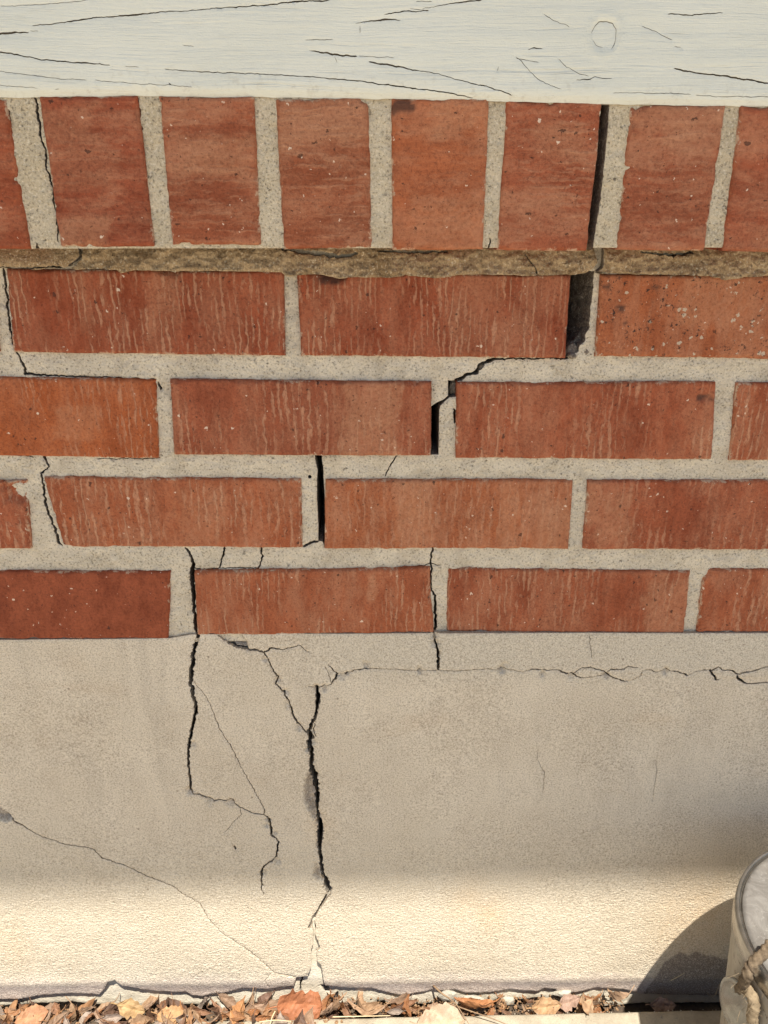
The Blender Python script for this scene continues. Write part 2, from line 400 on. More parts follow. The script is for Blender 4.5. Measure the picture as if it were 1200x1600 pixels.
def leaf_material():
    m = M('dry_leaf', .6); P = m.coord()
    t = m.att('tint', 'OBJECT', 'Color'); rib = m.att('rib')
    c = m.mix(m.ramp(m.noise(P, 90, 4, .65), .35, .7), m.mix(1.0, t, (.72, .66, .6, 1), 'MULTIPLY'), m.mix(1.0, t, (1.15, 1.12, 1.08, 1), 'MULTIPLY'))
    c = m.mix(m.ramp(m.noise(P, 420, 3, .7), .62, .72, 0, .55), c, m.mix(1.0, t, (.35, .28, .22, 1), 'MULTIPLY'))
    c = m.mix(m.math('MULTIPLY', rib, .5), c, m.mix(1.0, t, (1.25, 1.2, 1.1, 1), 'MULTIPLY'))
    m.base(c)
    veins = m.noise(m.scaled(P, (1, .25, 1)), 500, 2)
    m.normal(m.bump(m.math('ADD', veins, rib), .0004, .7))
    tr = m.n('ShaderNodeBsdfTranslucent', {0: c}); mx = m.n('ShaderNodeMixShader', {0: .16, 1: m.b.outputs[0], 2: tr.outputs[0]})
    m.t.links.new(mx.outputs[0], m.t.nodes['Material Output'].inputs[0])
    return m.m
MAT['leaf'] = leaf_material()
MAT['crumb'] = simple('leaf_crumb', (.12, .065, .035, 1), (.26, .16, .085, 1), 420)
MAT['twig'] = simple('twig_bark', (.16, .10, .06, 1), (.25, .17, .10, 1), 300)
MAT['straw'] = simple('straw', (.50, .38, .22, 1), (.58, .46, .29, 1), 300)

def lid_material():
    m = M('dusty_galvanised_lid', .62); P = m.coord(rand=False)
    cl = m.noise(P, 42, 6, .72, .8)
    c = m.mix(m.ramp(cl, .36, .66), (.115, .105, .094, 1), (.19, .178, .162, 1))
    c = m.mix(m.ramp(m.noise(P, 230, 4, .75, 1.2), .56, .7, 0, .55), c, (.30, .285, .26, 1))
    c = m.mix(m.ramp(m.noise(P, 16, 3), .55, .7, 0, .4), c, (.15, .13, .11, 1))
    m.base(c); m.b.inputs['Metallic'].default_value = .1; m.normal(m.bump(m.noise(P, 350, 3), .00025)); return m.m
MAT['lid'] = lid_material()
def metal(name, col, rough, met=.9):
    m = M(name, rough); P = m.coord(rand=False)
    c = m.mix(m.ramp(m.noise(P, 120, 5, .7), .35, .7), col, tuple(x*.7 for x in col[:3])+(1,))
    m.base(c); m.b.inputs['Metallic'].default_value = met; m.b.inputs['Specular IOR Level'].default_value = .5
    m.normal(m.bump(m.noise(P, 500, 3), .00015)); return m.m
MAT['rim'] = metal('worn_steel', (.36, .34, .31, 1), .22)
MAT['ear'] = metal('dull_zinc', (.30, .305, .30, 1), .26, .9)
def pail_material():
    m = M('chipped_beige_paint', .5); P = m.coord(rand=False)
    c = m.mix(m.ramp(m.noise(m.scaled(P, (1, 1, .3)), 40, 5, .65), .35, .7), (.27, .235, .185, 1), (.37, .33, .265, 1))
    c = m.mix(m.ramp(m.noise(m.scaled(P, (1, 1, .08)), 160, 4, .75), .5, .7, 0, .55), c, (.18, .155, .125, 1))
    chip = m.math('MULTIPLY', m.ramp(m.noise(P, 150, 4, .75), .58, .62), m.ramp(m.noise(P, 35, 2), .42, .55))
    c = m.mix(chip, c, (.13, .10, .075, 1))
    c = m.mix(m.ramp(m.noise(P, 25, 3), .55, .75, 0, .4), c, (.33, .27, .19, 1))
    m.base(c); m.normal(m.bump(m.math('ADD', m.noise(m.scaled(P, (1, 1, .15)), 300, 3), m.math('MULTIPLY', chip, -1.5)), .0003)); return m.m
MAT['pail'] = pail_material()
MAT['rope'] = simple('old_rope', (.065, .045, .028, 1), (.17, .125, .08, 1), 160, .95, 900, .0008)
MAT['fray'] = simple('frayed_fibre', (.15, .11, .066, 1), (.27, .205, .13, 1), 200, .95)

# ------------------------------------------------------------------ bricks
def quad_map(q, u, v):      # q: TL TR BR BL in (x, z); v = 0 at the bottom
    u = u[:, None]; v = v[:, None]
    return (q[3]*(1-u)+q[2]*u)*(1-v) + (q[0]*(1-u)+q[1]*u)*v
def brick(parent, q, Y, mat, tint, streak=1.0, smear=.5, spots=0.0, chips=(), darks=(), seed=0, step=.0022, tilt=0.0, inplane=1.0):
    q = np.asarray(q, float); c = q.mean(0); L = np.hypot(*(q[1]-q[0])); Hh = np.hypot(*(q[0]-q[3]))
    def axis(n):
        e = np.array([0, .0003, .0007, .0012, .0018, .0026, .0036])
        k = max(2, int((n-.0072)/step)); return np.concatenate([e, np.linspace(.0036, n-.0036, k+1)[1:-1], n-e[::-1]])/n
    ua, va = axis(L), axis(Hh); nu, nv = len(ua), len(va)
    U, Vv = np.meshgrid(ua, va); U = U.ravel(); Vv = Vv.ravel()
    P = quad_map(q, U, Vv); x, z = P[:, 0], P[:, 1]
    du = np.minimum(U, 1-U)*L; dv = np.minimum(Vv, 1-Vv)*Hh
    # uneven outline, strongest at the border
    fall = np.exp(-np.minimum(du, dv)/.004)
    ox = fbm(x+seed, z, 150, 4)*.0005*inplane + fbm(x+seed*2, z+3, 25, 2)*.0006; oz = fbm(x+7+seed, z, 150, 4)*.0005*inplane + fbm(x+3+seed*2, z, 22, 2)*.0006
    P = P + np.stack([ox, oz], -1)*fall[:, None]
    rad = .0026+.0022*fbm(x+seed*3, z, 100, 3)
    rad = np.clip(rad, .0009, .004)
    def rd(d): t = 1-np.clip(d/rad, 0, 1); return rad*(1-np.sqrt(np.clip(1-t*t, 0, 1)))
    y = np.hypot(rd(du), rd(dv))
    y = y + fbm(x+seed*5, z, 14, 3)*.0006 + fbm(x*(1 if mat is MAT['brick'] else .4)+seed, z*(.4 if mat is MAT['brick'] else 1), 160, 2)*.00013
    y = y + tilt*(U-.5)*L
    cr_ = np.random.default_rng(int(seed*10)+3); chips = list(chips)
    for _ in range(10 if step < .004 else 0):          # nicked arrises
        e = cr_.random(); t = cr_.random(); a_ = (t, float(cr_.random() < .5)) if e < L/(L+Hh) else (float(cr_.random() < .5), t)
        chips.append((a_[0], a_[1], cr_.uniform(.002, .006), cr_.uniform(.0015, .0035), cr_.uniform(.0005, .0015)))
    for (cu, cv, ru, rv, dp) in chips:
        dd = np.sqrt(((U-cu)*L/ru)**2+((Vv-cv)*Hh/rv)**2)+.45*fbm(x+seed, z, 170, 3)
        y = y + dp*smooth(1.0, .55, dd)*(1+.5*fbm(x, z, 300, 2))
    drk = np.zeros(len(U))
    for (cu, cv, ru, rv) in darks:
        dd = np.sqrt(((U-cu)*L/ru)**2+((Vv-cv)*Hh/rv)**2)+.8*fbm(x+seed, z, 150, 3)
        drk = np.maximum(drk, smooth(1.0, .6, dd))
    verts = np.stack([P[:, 0]-c[0], y, P[:, 1]-c[1]], -1)
    faces = []
    for j in range(nv-1):
        b = j*nu
        faces += [(b+i, b+i+1, b+i+1+nu, b+i+nu) for i in range(nu-1)]
    nf = len(faces)
    ring = [i for i in range(nu)]+[j*nu+nu-1 for j in range(1, nv)]+[(nv-1)*nu+i for i in range(nu-2, -1, -1)]+[j*nu for j in range(nv-2, 0, -1)]
    n = len(verts); k = len(ring)
    fr = verts[ring]; bk = fr.copy(); bk[:, 1] = .085
    verts = np.concatenate([verts, fr, bk])
    for i in range(k):
        a, b = n+i, n+(i+1) % k; faces.append((b, a, a+k, b+k))
    sm = np.ones(len(faces), bool); sm[nf:] = False
    o = obj('brick', verts, faces, mat, parent, sm, None, (c[0], Y, c[1]))
    pr_ = np.random.default_rng(int(seed*17)+11); pale = np.zeros(len(U)); burn = np.zeros(len(U)); ax = mat is MAT['brick']
    for q_ in range(pr_.integers(3, 6)):
        cu, cv = pr_.random(2); ru, rv = (pr_.uniform(.004, .03), pr_.uniform(.012, .05)) if ax else (pr_.uniform(.012, .04), pr_.uniform(.004, .02))
        dx_ = np.abs(U-cu)*L/ru; dz_ = np.abs(Vv-cv)*Hh/rv
        wb = fbm(x*(1 if ax else .4)+seed*3+q_, z*(.4 if ax else 1), 150, 4)
        m_ = smooth(1.05, pr_.uniform(.3, .9), np.maximum(dx_, dz_)+.55*wb)*pr_.uniform(.25, 1.0)*(.75+.7*fbm(x+q_, z, 420, 2))
        if pr_.random() < .6: pale = np.maximum(pale, m_)
        else: burn = np.maximum(burn, m_)
    attr(o, 'pale', np.concatenate([np.clip(pale, 0, 1)*min(1, smear*2), np.zeros(2*k)])); attr(o, 'burn', np.concatenate([np.clip(burn, 0, 1)*min(1, smear*2), np.zeros(2*k)]))
    ed = np.minimum(du, dv); attr(o, 'edge', np.concatenate([ed, np.full(2*k, .02)])); attr(o, 'dark', np.concatenate([drk, np.zeros(2*k)]))
    o['tint'] = [float(t) for t in np.array(tint[:3])*(.83, .76, .56)]; o['streak'] = float(streak); o['smear'] = float(smear); o['spots'] = float(spots)
    return o

wall = empty('brick_wall', (0, 0, 0))
tag(wall, 'red brick wall with a stair-step crack, above the render and below the white board', 'wall')
T_ = lambda r, g, b: (r, g, b)
YS = -.035
SILL = [  # upright bricks under the board: TL TR BR BL, tint, streak, smear
    ([(-130, 150), (7, 155), (47, 390), (-96, 390)], T_(.33, .085, .045), .1, .5),
    ([(59, 150), (214, 149), (241, 385), (94, 386)], T_(.30, .075, .042), .25, .55),
    ([(247, 150), (397, 151), (408, 383), (269, 383)], T_(.335, .10, .058), .4, .75),
    ([(430, 155), (576, 150), (582, 388), (443, 390)], T_(.32, .098, .056), .45, .8),
    ([(612, 153), (765, 153), (755, 390), (613, 391)], T_(.43, .135, .07), .3, .55),
    ([(792, 156), (943, 157), (918, 392), (777, 392)], T_(.36, .105, .062), .45, .75),
    ([(986, 163), (1136, 163), (1101, 392), (964, 391)], T_(.33, .098, .058), .35, .8),
    ([(1158, 166), (1310, 168), (1265, 394), (1130, 393)], T_(.35, .095, .055), .1, .5)]
for i, (q, t, s, sm_) in enumerate(SILL):
    ch = []; dk = []
    if i == 3: ch = [(.97, 1.0, .006, .004, .002)]
    if i == 4: dk = [(.12, .95, .009, .004)]
    if i == 6: ch = [(.0, .25, .003, .01, .0015)]
    brick(wall, xz(q, YS), YS+rng.normal()*.0006, MAT['sill_brick'], t, s, sm_, 0, ch, dk, seed=i*3.1+1, tilt=rng.normal()*.01)
ROWS = [
    [([(-450, 425), (-12, 423), (-3, 551), (-440, 548)], T_(.33, .085, .042), .7, .3, 0),
     ([(9, 420), (444, 424), (446, 556), (20, 551)], T_(.31, .076, .039), 1, .4, 0),
     ([(464, 427), (893, 429), (884, 560), (470, 556)], T_(.31, .077, .04), .95, .4, 0),
     ([(939, 429), (1370, 432), (1350, 563), (930, 557)], T_(.40, .125, .062), .25, .55, 1)],
    [([(-165, 586), (243, 594), (248, 717), (-165, 711)], T_(.42, .115, .045), .9, .3, 0),
     ([(265, 593), (675, 597), (673, 712), (272, 711)], T_(.335, .095, .055), .9, .45, 0),
     ([(714, 598), (1120, 596), (1113, 719), (712, 717)], T_(.36, .10, .055), 1, .5, 0),
     ([(1152, 598), (1560, 598), (1540, 720), (1140, 720)], T_(.38, .11, .06), 1, .5, 0)],
    [([(-350, 746), (40, 752), (49, 858), (-335, 858)], T_(.36, .10, .055), 1, .5, 0),
     ([(66, 746), (470, 749), (473, 857), (98, 856)], T_(.385, .115, .06), 1, .6, 0),
     ([(508, 750), (897, 750), (889, 859), (507, 858)], T_(.415, .135, .07), .7, .75, 0),
     ([(919, 751), (1310, 751), (1298, 860), (911, 859)], T_(.34, .092, .05), .8, .45, 0)],
    [([(-120, 893), (266, 894), (263, 999), (-110, 999)], T_(.31, .082, .045), .0, .0, 0),
     ([(303, 893), (672, 888), (678, 989), (308, 993)], T_(.385, .115, .062), 1, .6, 0),
     ([(700, 889), (1080, 893), (1070, 991), (698, 989)], T_(.35, .098, .053), .9, .55, 0),
     ([(1101, 890), (1490, 892), (1470, 990), (1089, 989)], T_(.37, .11, .06), .9, .6, 0)]]
for r, row in enumerate(ROWS):
    for k, (q, t, s, sm_, sp) in enumerate(row):
        ch = []; dk = []
        if (r, k) == (1, 2): dk = [(.955, .80, .0075, .0025)]; ch = [(.955, .80, .008, .003, .0015)]
        if (r, k) == (0, 1): ch = [(.59, 1.0, .012, .005, .002)]
        if (r, k) == (0, 2): ch = [(.13, .98, .011, .006, .003)]; dk = [(.13, .95, .010, .005)]
        if (r, k) == (2, 0): ch = [(1.0, .85, .022, .012, .004)]
        if (r, k) == (3, 1): ch = [(1.0, .8, .008, .02, .0025)]
        if (r, k) == (3, 3): ch = [(0.0, 1.0, .007, .010, .004)]
        if (r, k) == (0, 3): dk = [(.08, .6, .003, .0025), (.1, .42, .002, .002), (.2, .85, .004, .002), (.02, .85, .003, .003)]
        b = brick(wall, xz(q), rng.normal()*.0005, MAT['brick'], t, s, sm_, sp, ch, dk, seed=r*17.3+k*4.7, tilt=rng.normal()*.004)
        if sp: b['label'] = 'speckled brick with mortar splashes and black pits'
        if (r, k) == (3, 0): b['label'] = 'smooth plain brown-red brick'
# the courses carry on beyond the picture, bricks of the usual size
for r, row in enumerate(ROWS):
    for side in (0, 1):
        q0 = xz(row[0][0] if side == 0 else row[-1][0]); off = .208*(-1 if side == 0 else 1)
        for k in (1, 2, 3):
            q = q0 + np.array([off*k, 0]) + rng.normal(size=2)*.001
            brick(wall, q, rng.normal()*.0006, MAT['brick'], np.array((.36, .1, .055))*(1+rng.normal()*.08), .9, .5, 0, seed=r*31+k*7+side*3.3, step=.006)
for side in (0, 1):
    q0 = xz(SILL[0][0] if side == 0 else SILL[-1][0], YS)
    for k in range(1, 9):
        brick(wall, q0+np.array([.0675*k*(-1 if side == 0 else 1), 0]), YS+rng.normal()*.0006, MAT['sill_brick'], np.array((.34, .1, .057))*(1+rng.normal()*.1), .4, .7, 0, seed=50+k*5.1+side, step=.006)

# ------------------------------------------------------------------ mortar with its cracks
def hole(pts, Y=0.0, amp=.0004, seed=0): return ragged(densify(xz(pts, Y), .0012), amp, 260, seed)
mort_holes = [
    crack([(2, 419, 4), (8.7, 477, 4), (16, 538, 3.5), (21.7, 547, 3), (28, 560, 3.5), (37, 576, 5), (37, 588, 5)], seed=1),
    crack([(36, 584, 4), (70, 588, 3), (150, 591, 2), (243, 595, 2)], seed=2),
    hole([(893, 426), (887, 500), (881, 563), (892, 563), (898, 556), (906, 550), (908, 541), (915, 537), (917, 524), (922, 514), (923, 500), (927, 470), (931, 424)], amp=.0011, seed=3),
    crack([(884, 560.5, 4), (850, 561.5, 2.5), (800, 562, 2.5), (777, 562.5, 3.5), (765, 565, 6), (756, 569, 7), (750, 577, 8), (743, 583, 6), (731, 588, 6), (720, 593, 6), (711, 598, 6)], seed=4),
    hole([(672, 638), (681, 632), (692, 627), (701, 621), (701, 596), (715, 596), (715, 622), (704, 623), (697, 628), (689, 636), (687, 642), (686.5, 680), (686, 713), (671, 713)], amp=.0003, seed=5),
    crack([(711, 640, 3), (711, 652, 5), (712, 664, 2)], seed=5),
    hole([(491.5, 711), (502.5, 711), (503, 722), (505, 734), (505, 745), (507, 775), (508, 848), (506, 857), (504, 850), (497, 848), (497, 825), (494.8, 780), (494.8, 753), (496, 737), (492, 720)], amp=.0003, seed=6),
    crack([(498, 848, 3), (490, 850, 4), (482, 853, 5), (472, 857, 3)], seed=6),
    hole([(483.7+3*math.cos(a), 747.3+3*math.sin(a)) for a in np.linspace(0, 6.28, 9)[:-1]], amp=.0002),
    crack([(622, 711, 2), (615, 722, 2.2), (610, 730, 2), (602, 748, 1.8)], seed=7),
    crack([(66, 714, 6), (71, 726, 3.5), (74, 731, 2.5), (67, 737, 2.5), (61, 743, 3.5), (64, 760, 3.5), (68, 786, 4.5), (75, 808, 4), (84, 834, 4.5), (89, 852, 4), (95, 857, 2)], seed=8),
    crack([(-10, 709, 2), (14, 709, 2.5), (24, 713, 2.5), (50, 716.5, 2)], seed=9),
    crack([(150, 719, 1.2), (225, 718.5, 1.6), (249, 717.5, 2.2)], seed=9.5),
    crack([(246, 598, 2), (248, 605, 4), (249, 612, 2)], seed=9.7),
    crack([(287, 858, 3), (293, 866, 4), (298.7, 873, 5), (301, 884, 5), (300, 893, 8), (299, 905, 8), (300, 920, 7), (301, 947, 6), (304, 975, 6), (308, 1000, 6)], seed=10),
    crack([(301, 890, 3), (320, 893, 3), (341, 890, 1.8), (373, 891, 1.8), (403, 891, 2), (408, 880, 3), (407.5, 857, 3)], seed=11),
    crack([(350, 858, 3.5), (346, 875, 2.5), (341, 890, 2)], seed=12),
    crack([(677, 857, 3), (674, 872, 3), (672.5, 884, 2.5), (675, 892, 3.5), (674, 915, 3.5), (674, 926, 2.5), (681, 934, 3.5), (680.5, 958, 4.5), (680, 988, 4.5), (677, 992, 3)], seed=13),
    crack([(640, 889, 1.5), (655, 888, 2), (672, 884, 2), (690, 886, 1)], seed=14),
]
def y_mortar(x, z): return .0031 + fbm(x, z, 30, 2)*.0010 + fbm(x, z, 110, 3)*.0013 + fbm(x, z, 330, 2)*.0008
zt = wp(600, 424)[2]; zb = wp(600, 1000)[2]
mort = sheet('mortar', [(-1.0, zb-.0015), (1.05, zb-.0015), (1.05, .765), (-1.0, .765)], mort_holes, .0015, y_mortar, [MAT['mortar'], MAT['core_and_gap_shade']], wall, depth=.055,
             attrs={'dirt': lambda x, z: .45*smooth(.67, .735, z)*0 + .25*smooth(.5, .7, fbm(x, z, 60, 4)*.5+.5)})
sh = [hole([(943, 150), (954, 150), (953, 190), (947, 250), (939, 320), (929, 380), (926, 410), (905, 410), (914, 394)], YS, .0005, 20),
      crack([(52, 150, 4), (54.5, 165, 5), (59, 199, 5), (67, 234, 4), (70, 258, 4), (79, 293, 3.5), (85, 327, 3), (88, 366, 3), (90, 380, 1.5)], YS, seed=21, wk=.8),
      crack([(9, 170, 3), (11, 176, 5), (13, 186, 2), (17, 230, 1)], YS, seed=22),
      crack([(53, 380, 2), (56, 387, 5), (57, 396, 4)], YS, seed=23),
      crack([(214, 150, 3), (216, 170, 4), (217, 190, 2.5), (222, 225, 1.2)], YS, seed=24),
      crack([(764, 392, 3), (766, 383, 3), (766, 372, 1.5)], YS, seed=25)]
zs0 = wp(600, 392, YS)[2]+.0015; zs1 = wp(600, 150, YS)[2]+.002
sheet('mortar', [(-.75, zs0), (.75, zs0), (.75, zs1), (-.75, zs1)], sh, .0015, lambda x, z: YS+.0022+fbm(x, z, 26, 2)*.001+fbm(x, z, 110, 3)*.0012+fbm(x, z, 330, 2)*.0007, [MAT['sill_mortar'], MAT['core_and_gap_shade']], wall, depth=.055)
bl = [(-900, 419), (-200, 418), (0, 418), (20, 417), (60, 420), (110, 417), (125, 421), (160, 419), (185, 421), (192, 426), (215, 421), (300, 424), (330, 422), (440, 425), (450, 432), (475, 428), (500, 428),
      (530, 434), (560, 432), (600, 433), (650, 430), (680, 434), (720, 429), (760, 428), (830, 430), (880, 429), (940, 426), (1000, 428), (1100, 430), (1130, 437), (1160, 432), (1200, 430), (2000, 430)]
bedlow = ragged(densify(xz(bl), .002, False), .0008, 120, 3)
bed_holes = [crack([(124.6, 386, 4), (126, 392, 5), (127, 399, 5), (124, 407, 5), (120, 413, 6), (112, 418, 5)], seed=30),
             crack([(-30, 416, 2), (20, 416, 2), (45, 418, 3), (80, 416, 2), (113, 418, 4)], seed=31),
             crack([(440, 389, 3), (470, 393, 6), (500, 397, 7), (530, 401, 6), (560, 396, 3)], seed=35), crack([(590, 392, 2), (640, 394, 4), (700, 393, 2)], seed=36), crack([(1000, 394, 2), (1050, 398, 5), (1080, 395, 3)], seed=37),
             hole([(928, 380), (928, 396), (930, 408), (922, 420), (913, 426), (894, 429), (892, 440), (938, 440), (931, 424), (940, 416), (942, 393), (942, 380)], seed=32),
             crack([(820, 395, 1.5), (824, 405, 1.5), (832, 415, 1.2), (838, 428, 1.5)], seed=33),
             crack([(930, 426, 2), (1000, 429, 2), (1060, 430, 2.5), (1100, 432, 3), (1127, 436, 2)], seed=34)]
zt2 = zs0+.010
def y_bed(x, z):
    t = np.clip((z-.737)/.022, 0, 1.6); patch = smooth(wp(126, 405)[0]+.001, wp(126, 405)[0]-.001, x)
    rough = fbm(x, z*1.5, 80, 3)*.0042+fbm(x, z*1.6, 240, 3)*.0032
    return -.0045+.004*smooth(.45, 1.0, t) + rough*(1-.75*patch) - .0015*patch + .002*smooth(.6, .75, fbm(x, z, 60, 3)*.5+.5)
sheet('mortar', np.concatenate([bedlow, [(1.05, zt2), (-1.0, zt2)]]), bed_holes, .0011, y_bed, [MAT['bed_mortar'], MAT['core_and_gap_shade']], wall, depth=.035)
box('wall_core', (-1.05, .075, -.3), (1.1, .26, .86), MAT['core_and_gap_shade'], wall)
def wedge(front, inner, Y, d0, d1, mat, amp=.0012):
    f = densify(xz(front, Y), .0014, False); n = len(f); t = np.linspace(0, 1, n)
    g = xz(inner, Y); gi = np.stack([np.interp(t, np.linspace(0, 1, len(g)), g[:, k]) for k in (0, 1)], -1)
    m = 14; v = []; fs = []
    for j in range(m+1):
        q = j/m; p = f*(1-q)+gi*q
        nz = fbm(p[:, 0]*1.0+q*.05, p[:, 1], 170, 3)
        v.append(np.stack([p[:, 0]+nz*amp, np.full(n, Y+d0+(d1-d0)*q**.9)+nz*amp*2, p[:, 1]], -1))
    v = np.concatenate(v)
    for j in range(m): fs += [(j*n+i, j*n+i+1, (j+1)*n+i+1, (j+1)*n+i) for i in range(n-1)]
    return obj('mortar', v, fs, mat, wall)
wedge([(933, 424), (930, 470), (927, 500), (923, 520), (915, 540), (900, 562)], [(914, 428), (911, 470), (909, 500), (904, 520), (895, 538), (884, 556)], 0, .009, .055, MAT['core_and_gap_shade'], .002)  # dark colour stands in for the shade deep in the gap
wedge([(955, 166), (950, 230), (941, 320), (931, 392)], [(945, 166), (940, 230), (931, 320), (921, 392)], YS, .008, .05, MAT['core_and_gap_shade'], .001)
def lump(name, c, r, mat, parent, seed, sub=2):
    import bmesh
    bm = bmesh.new(); bmesh.ops.create_icosphere(bm, subdivisions=sub, radius=1)
    v = np.array([q.co[:] for q in bm.verts]); f = [[q.index for q in p.verts] for p in bm.faces]; bm.free()
    k = 1+.35*fbm(v[:, 0]*1.3+seed, v[:, 1]*1.3+v[:, 2]*.7, 1.2, 3)
    v = np.round(v*1.7+.15*np.sin(seed))/1.7*.45+v*.55
    return obj(name, v*k[:, None]*np.array(r), f, mat, parent, False, None, c)
for i, (px, py, yy, r) in enumerate([(893, 548, .013, (.006, .008, .007)), (905, 540, .02, (.007, .009, .011)), (913, 548, .010, (.006, .008, .006)), (916, 528, .028, (.006, .008, .008)), (893, 556, .006, (.0035, .006, .0025)),
                                     (756, 573, .010, (.004, .006, .004)), (708, 605, .014, (.004, .006, .006)), (708, 616, .018, (.003, .006, .004)), (502, 850, .016, (.003, .008, .006)), (936, 412, .016, (.004, .008, .006))]):
    c = wp(px, py, yy); lump('mortar_lump', c, r, MAT['core_and_gap_shade'], wall, i*3.3)  # rubble in the gaps, coloured dark to look shaded

# ------------------------------------------------------------------ rendered foundation
found = empty('foundation_wall', (0, 0, 0))
tag(found, 'cracked beige rendered foundation wall under the brickwork, its foot in sunlight', 'foundation')
CK = [
    [(307, 985, 6), (309, 996, 6), (301.5, 1017, 7), (302, 1027, 7), (299, 1046, 7), (297.5, 1069, 7), (304, 1093, 6.5), (306.7, 1109, 6), (301.5, 1132, 5), (296, 1161, 5), (293, 1177, 4.5), (295, 1208, 4), (297.5, 1224, 4), (296, 1237, 3.5),
     (301.5, 1241, 2.5), (311, 1241, 3), (332, 1252, 3), (346, 1250, 2), (363, 1253, 2), (375, 1262, 2), (397, 1271, 1.8), (412, 1273, 2.2), (417, 1276.5, 3.2), (423.5, 1292, 4), (425, 1305, 3.5), (435, 1315, 3), (434, 1330, 3), (429, 1342, 3), (413, 1353, 3), (408, 1366, 3), (409, 1391, 2), (412, 1400, .8)],
    [(304, 1068, 1), (322.5, 1088, 1), (334, 1116, 1), (343.5, 1140, 1.2), (362, 1169, 1.3), (378, 1203, 1.2), (393, 1227, 1.4), (404, 1248, 1.3), (412, 1263, 1.5), (412, 1273, 1.5)],
    [(375, 1262, 1), (378, 1272, 1), (366, 1283, .8), (352, 1300, .7)],
    [(340, 993, 2), (356, 1005, 4), (372, 1012, 4), (385, 1015, 4), (400, 1017, 4), (412, 1020, 3.5), (425, 1013, 3), (442, 1017, 1.6), (467, 1009, 1.5), (484, 1021, 1)],
    [(412, 1020, 2.5), (420.6, 1035, 2.2), (434, 1060, 2.5), (431, 1069, 2.5), (445, 1084, 3), (453.6, 1104, 3.4), (459, 1120, 3.4), (466, 1133, 3), (481, 1146, 3)],
    [(480, 1072, 1.5), (496, 1073.5, 3), (510, 1072, 3.2), (518, 1068, 3), (523, 1061, 4), (529, 1053, 5), (540, 1054, 3), (554, 1046.5, 3), (572, 1044.6, 3), (592, 1044.6, 2.2), (620, 1045.5, 2.4), (654, 1047, 2.2), (684, 1046, 2.2), (710, 1047, 2),
     (731, 1047, 2.2), (757, 1044, 2.2), (780, 1047, 2.2), (789, 1044, 2), (817, 1049.5, 1.6), (831, 1045.5, 3), (850, 1047, 3), (871, 1046, 2.5), (885, 1052.5, 4), (894, 1053, 3.5), (908, 1059.5, 2.5), (927, 1058, 2), (946, 1053, 3), (961, 1059.5, 3.2), (976, 1064.5, 3.2),
     (985, 1063, 1.5), (1001, 1055, 2.8), (1004, 1047, 2.2), (1012, 1045.5, 2.2), (1025, 1049, 2.2), (1040, 1046, 2.2), (1057, 1049, 2.6), (1074, 1055, 3.2), (1085, 1049, 2.2), (1109, 1045.5, 3), (1114, 1055, 4), (1119, 1062, 3.2), (1130, 1059, 1)],
    [(518, 1068, 1.2), (513, 1050, 1), (508, 1040, .8)],
    [(529, 1053, 2), (519, 1045, 2), (512, 1038, .8)],
    [(894, 1053, 1.5), (900, 1049, 1.6), (910, 1042.5, 1.6), (922, 1042, 2), (935, 1045, 1.8), (946, 1050, 2), (954, 1045.5, 2), (975, 1045, 2), (979.5, 1040.5, 1.6), (997, 1042.5, 1.2)],
    [(1110, 1047, 3), (1122, 1041, 2), (1127, 1046, 2), (1136, 1045.5, 2), (1146, 1049, 2.8), (1152, 1053, 3), (1175, 1047.5, 2), (1200, 1041, 1.6), (1260, 1040, 1.5)],
    [(1151, 1054, 3), (1155, 1062, 4), (1165, 1068, 2.5), (1200, 1067, 2), (1260, 1069, 1.5)],
    [(677, 987, 3), (678, 994, 3.5), (682, 1005, 3.5), (684, 1023, 4.5), (684, 1046, 4.5)],
    [(496, 1073, 5), (497, 1090, 7), (495, 1109, 5), (492, 1123, 5), (486.6, 1134, 6), (482, 1145, 6), (486.6, 1155, 8), (482.5, 1161, 8), (485, 1175, 10), (488, 1184, 7), (486, 1195, 6), (489, 1208, 11), (492, 1222, 12), (495, 1241, 9), (496, 1255, 7), (495, 1271, 5), (501, 1291, 10), (500, 1310, 10),
     (499, 1324, 6), (502, 1346, 6), (503, 1362, 6), (508, 1376, 8), (513, 1389, 11), (513, 1398, 5)],
    [(492, 1130, 1.5), (490, 1142, 1.8), (494, 1152, 1.2)],
    [(-8, 1262, 7), (0, 1267, 6), (20, 1282, 3), (60, 1305, 1.4), (100, 1318, 1.6), (145, 1325, 1.6), (160, 1340, 2.2), (205, 1355, 1.8), (225, 1366, 1.8), (270, 1385, 2), (290, 1400, 1.4), (312, 1411, 1.4), (325, 1435, 1.4), (345, 1457, 1.2), (380, 1480, 1.2), (400, 1495, 1.4), (430, 1521, 1.4), (462, 1527, 2)],
    [(842, 1170, .4), (840, 1187, .6), (851, 1210, .8), (848, 1240, .4)],
    [(1025, 1187, .4), (1027, 1207, .8), (1022, 1230, .7), (1020, 1252, .4)],
    [(920, 992, 1), (925, 1027, .8)],
    [(424, 1521, .8), (415, 1530, .8), (418, 1541, .8)],
]
st_holes = [crack(c, seed=40+i*2.7, wmin=.0002) for i, c in enumerate(CK)]
chan = [(509, 1398), (502.5, 1409), (495, 1423), (488.7, 1431), (480, 1452), (483, 1454), (487.5, 1443), (489.4, 1456), (489.4, 1474), (486, 1484), (486, 1511), (480.5, 1525), (462.6, 1527), (460, 1537), (452, 1570), (509, 1570), (508, 1540), (504.5, 1525), (502.5, 1509), (496, 1503), (495, 1488), (500.4, 1482),
        (497, 1470), (492, 1460), (493.5, 1448), (491.5, 1437), (499, 1422), (510.7, 1407), (518, 1397)]
st_holes.append(hole(chan, 0, .0006, 60))
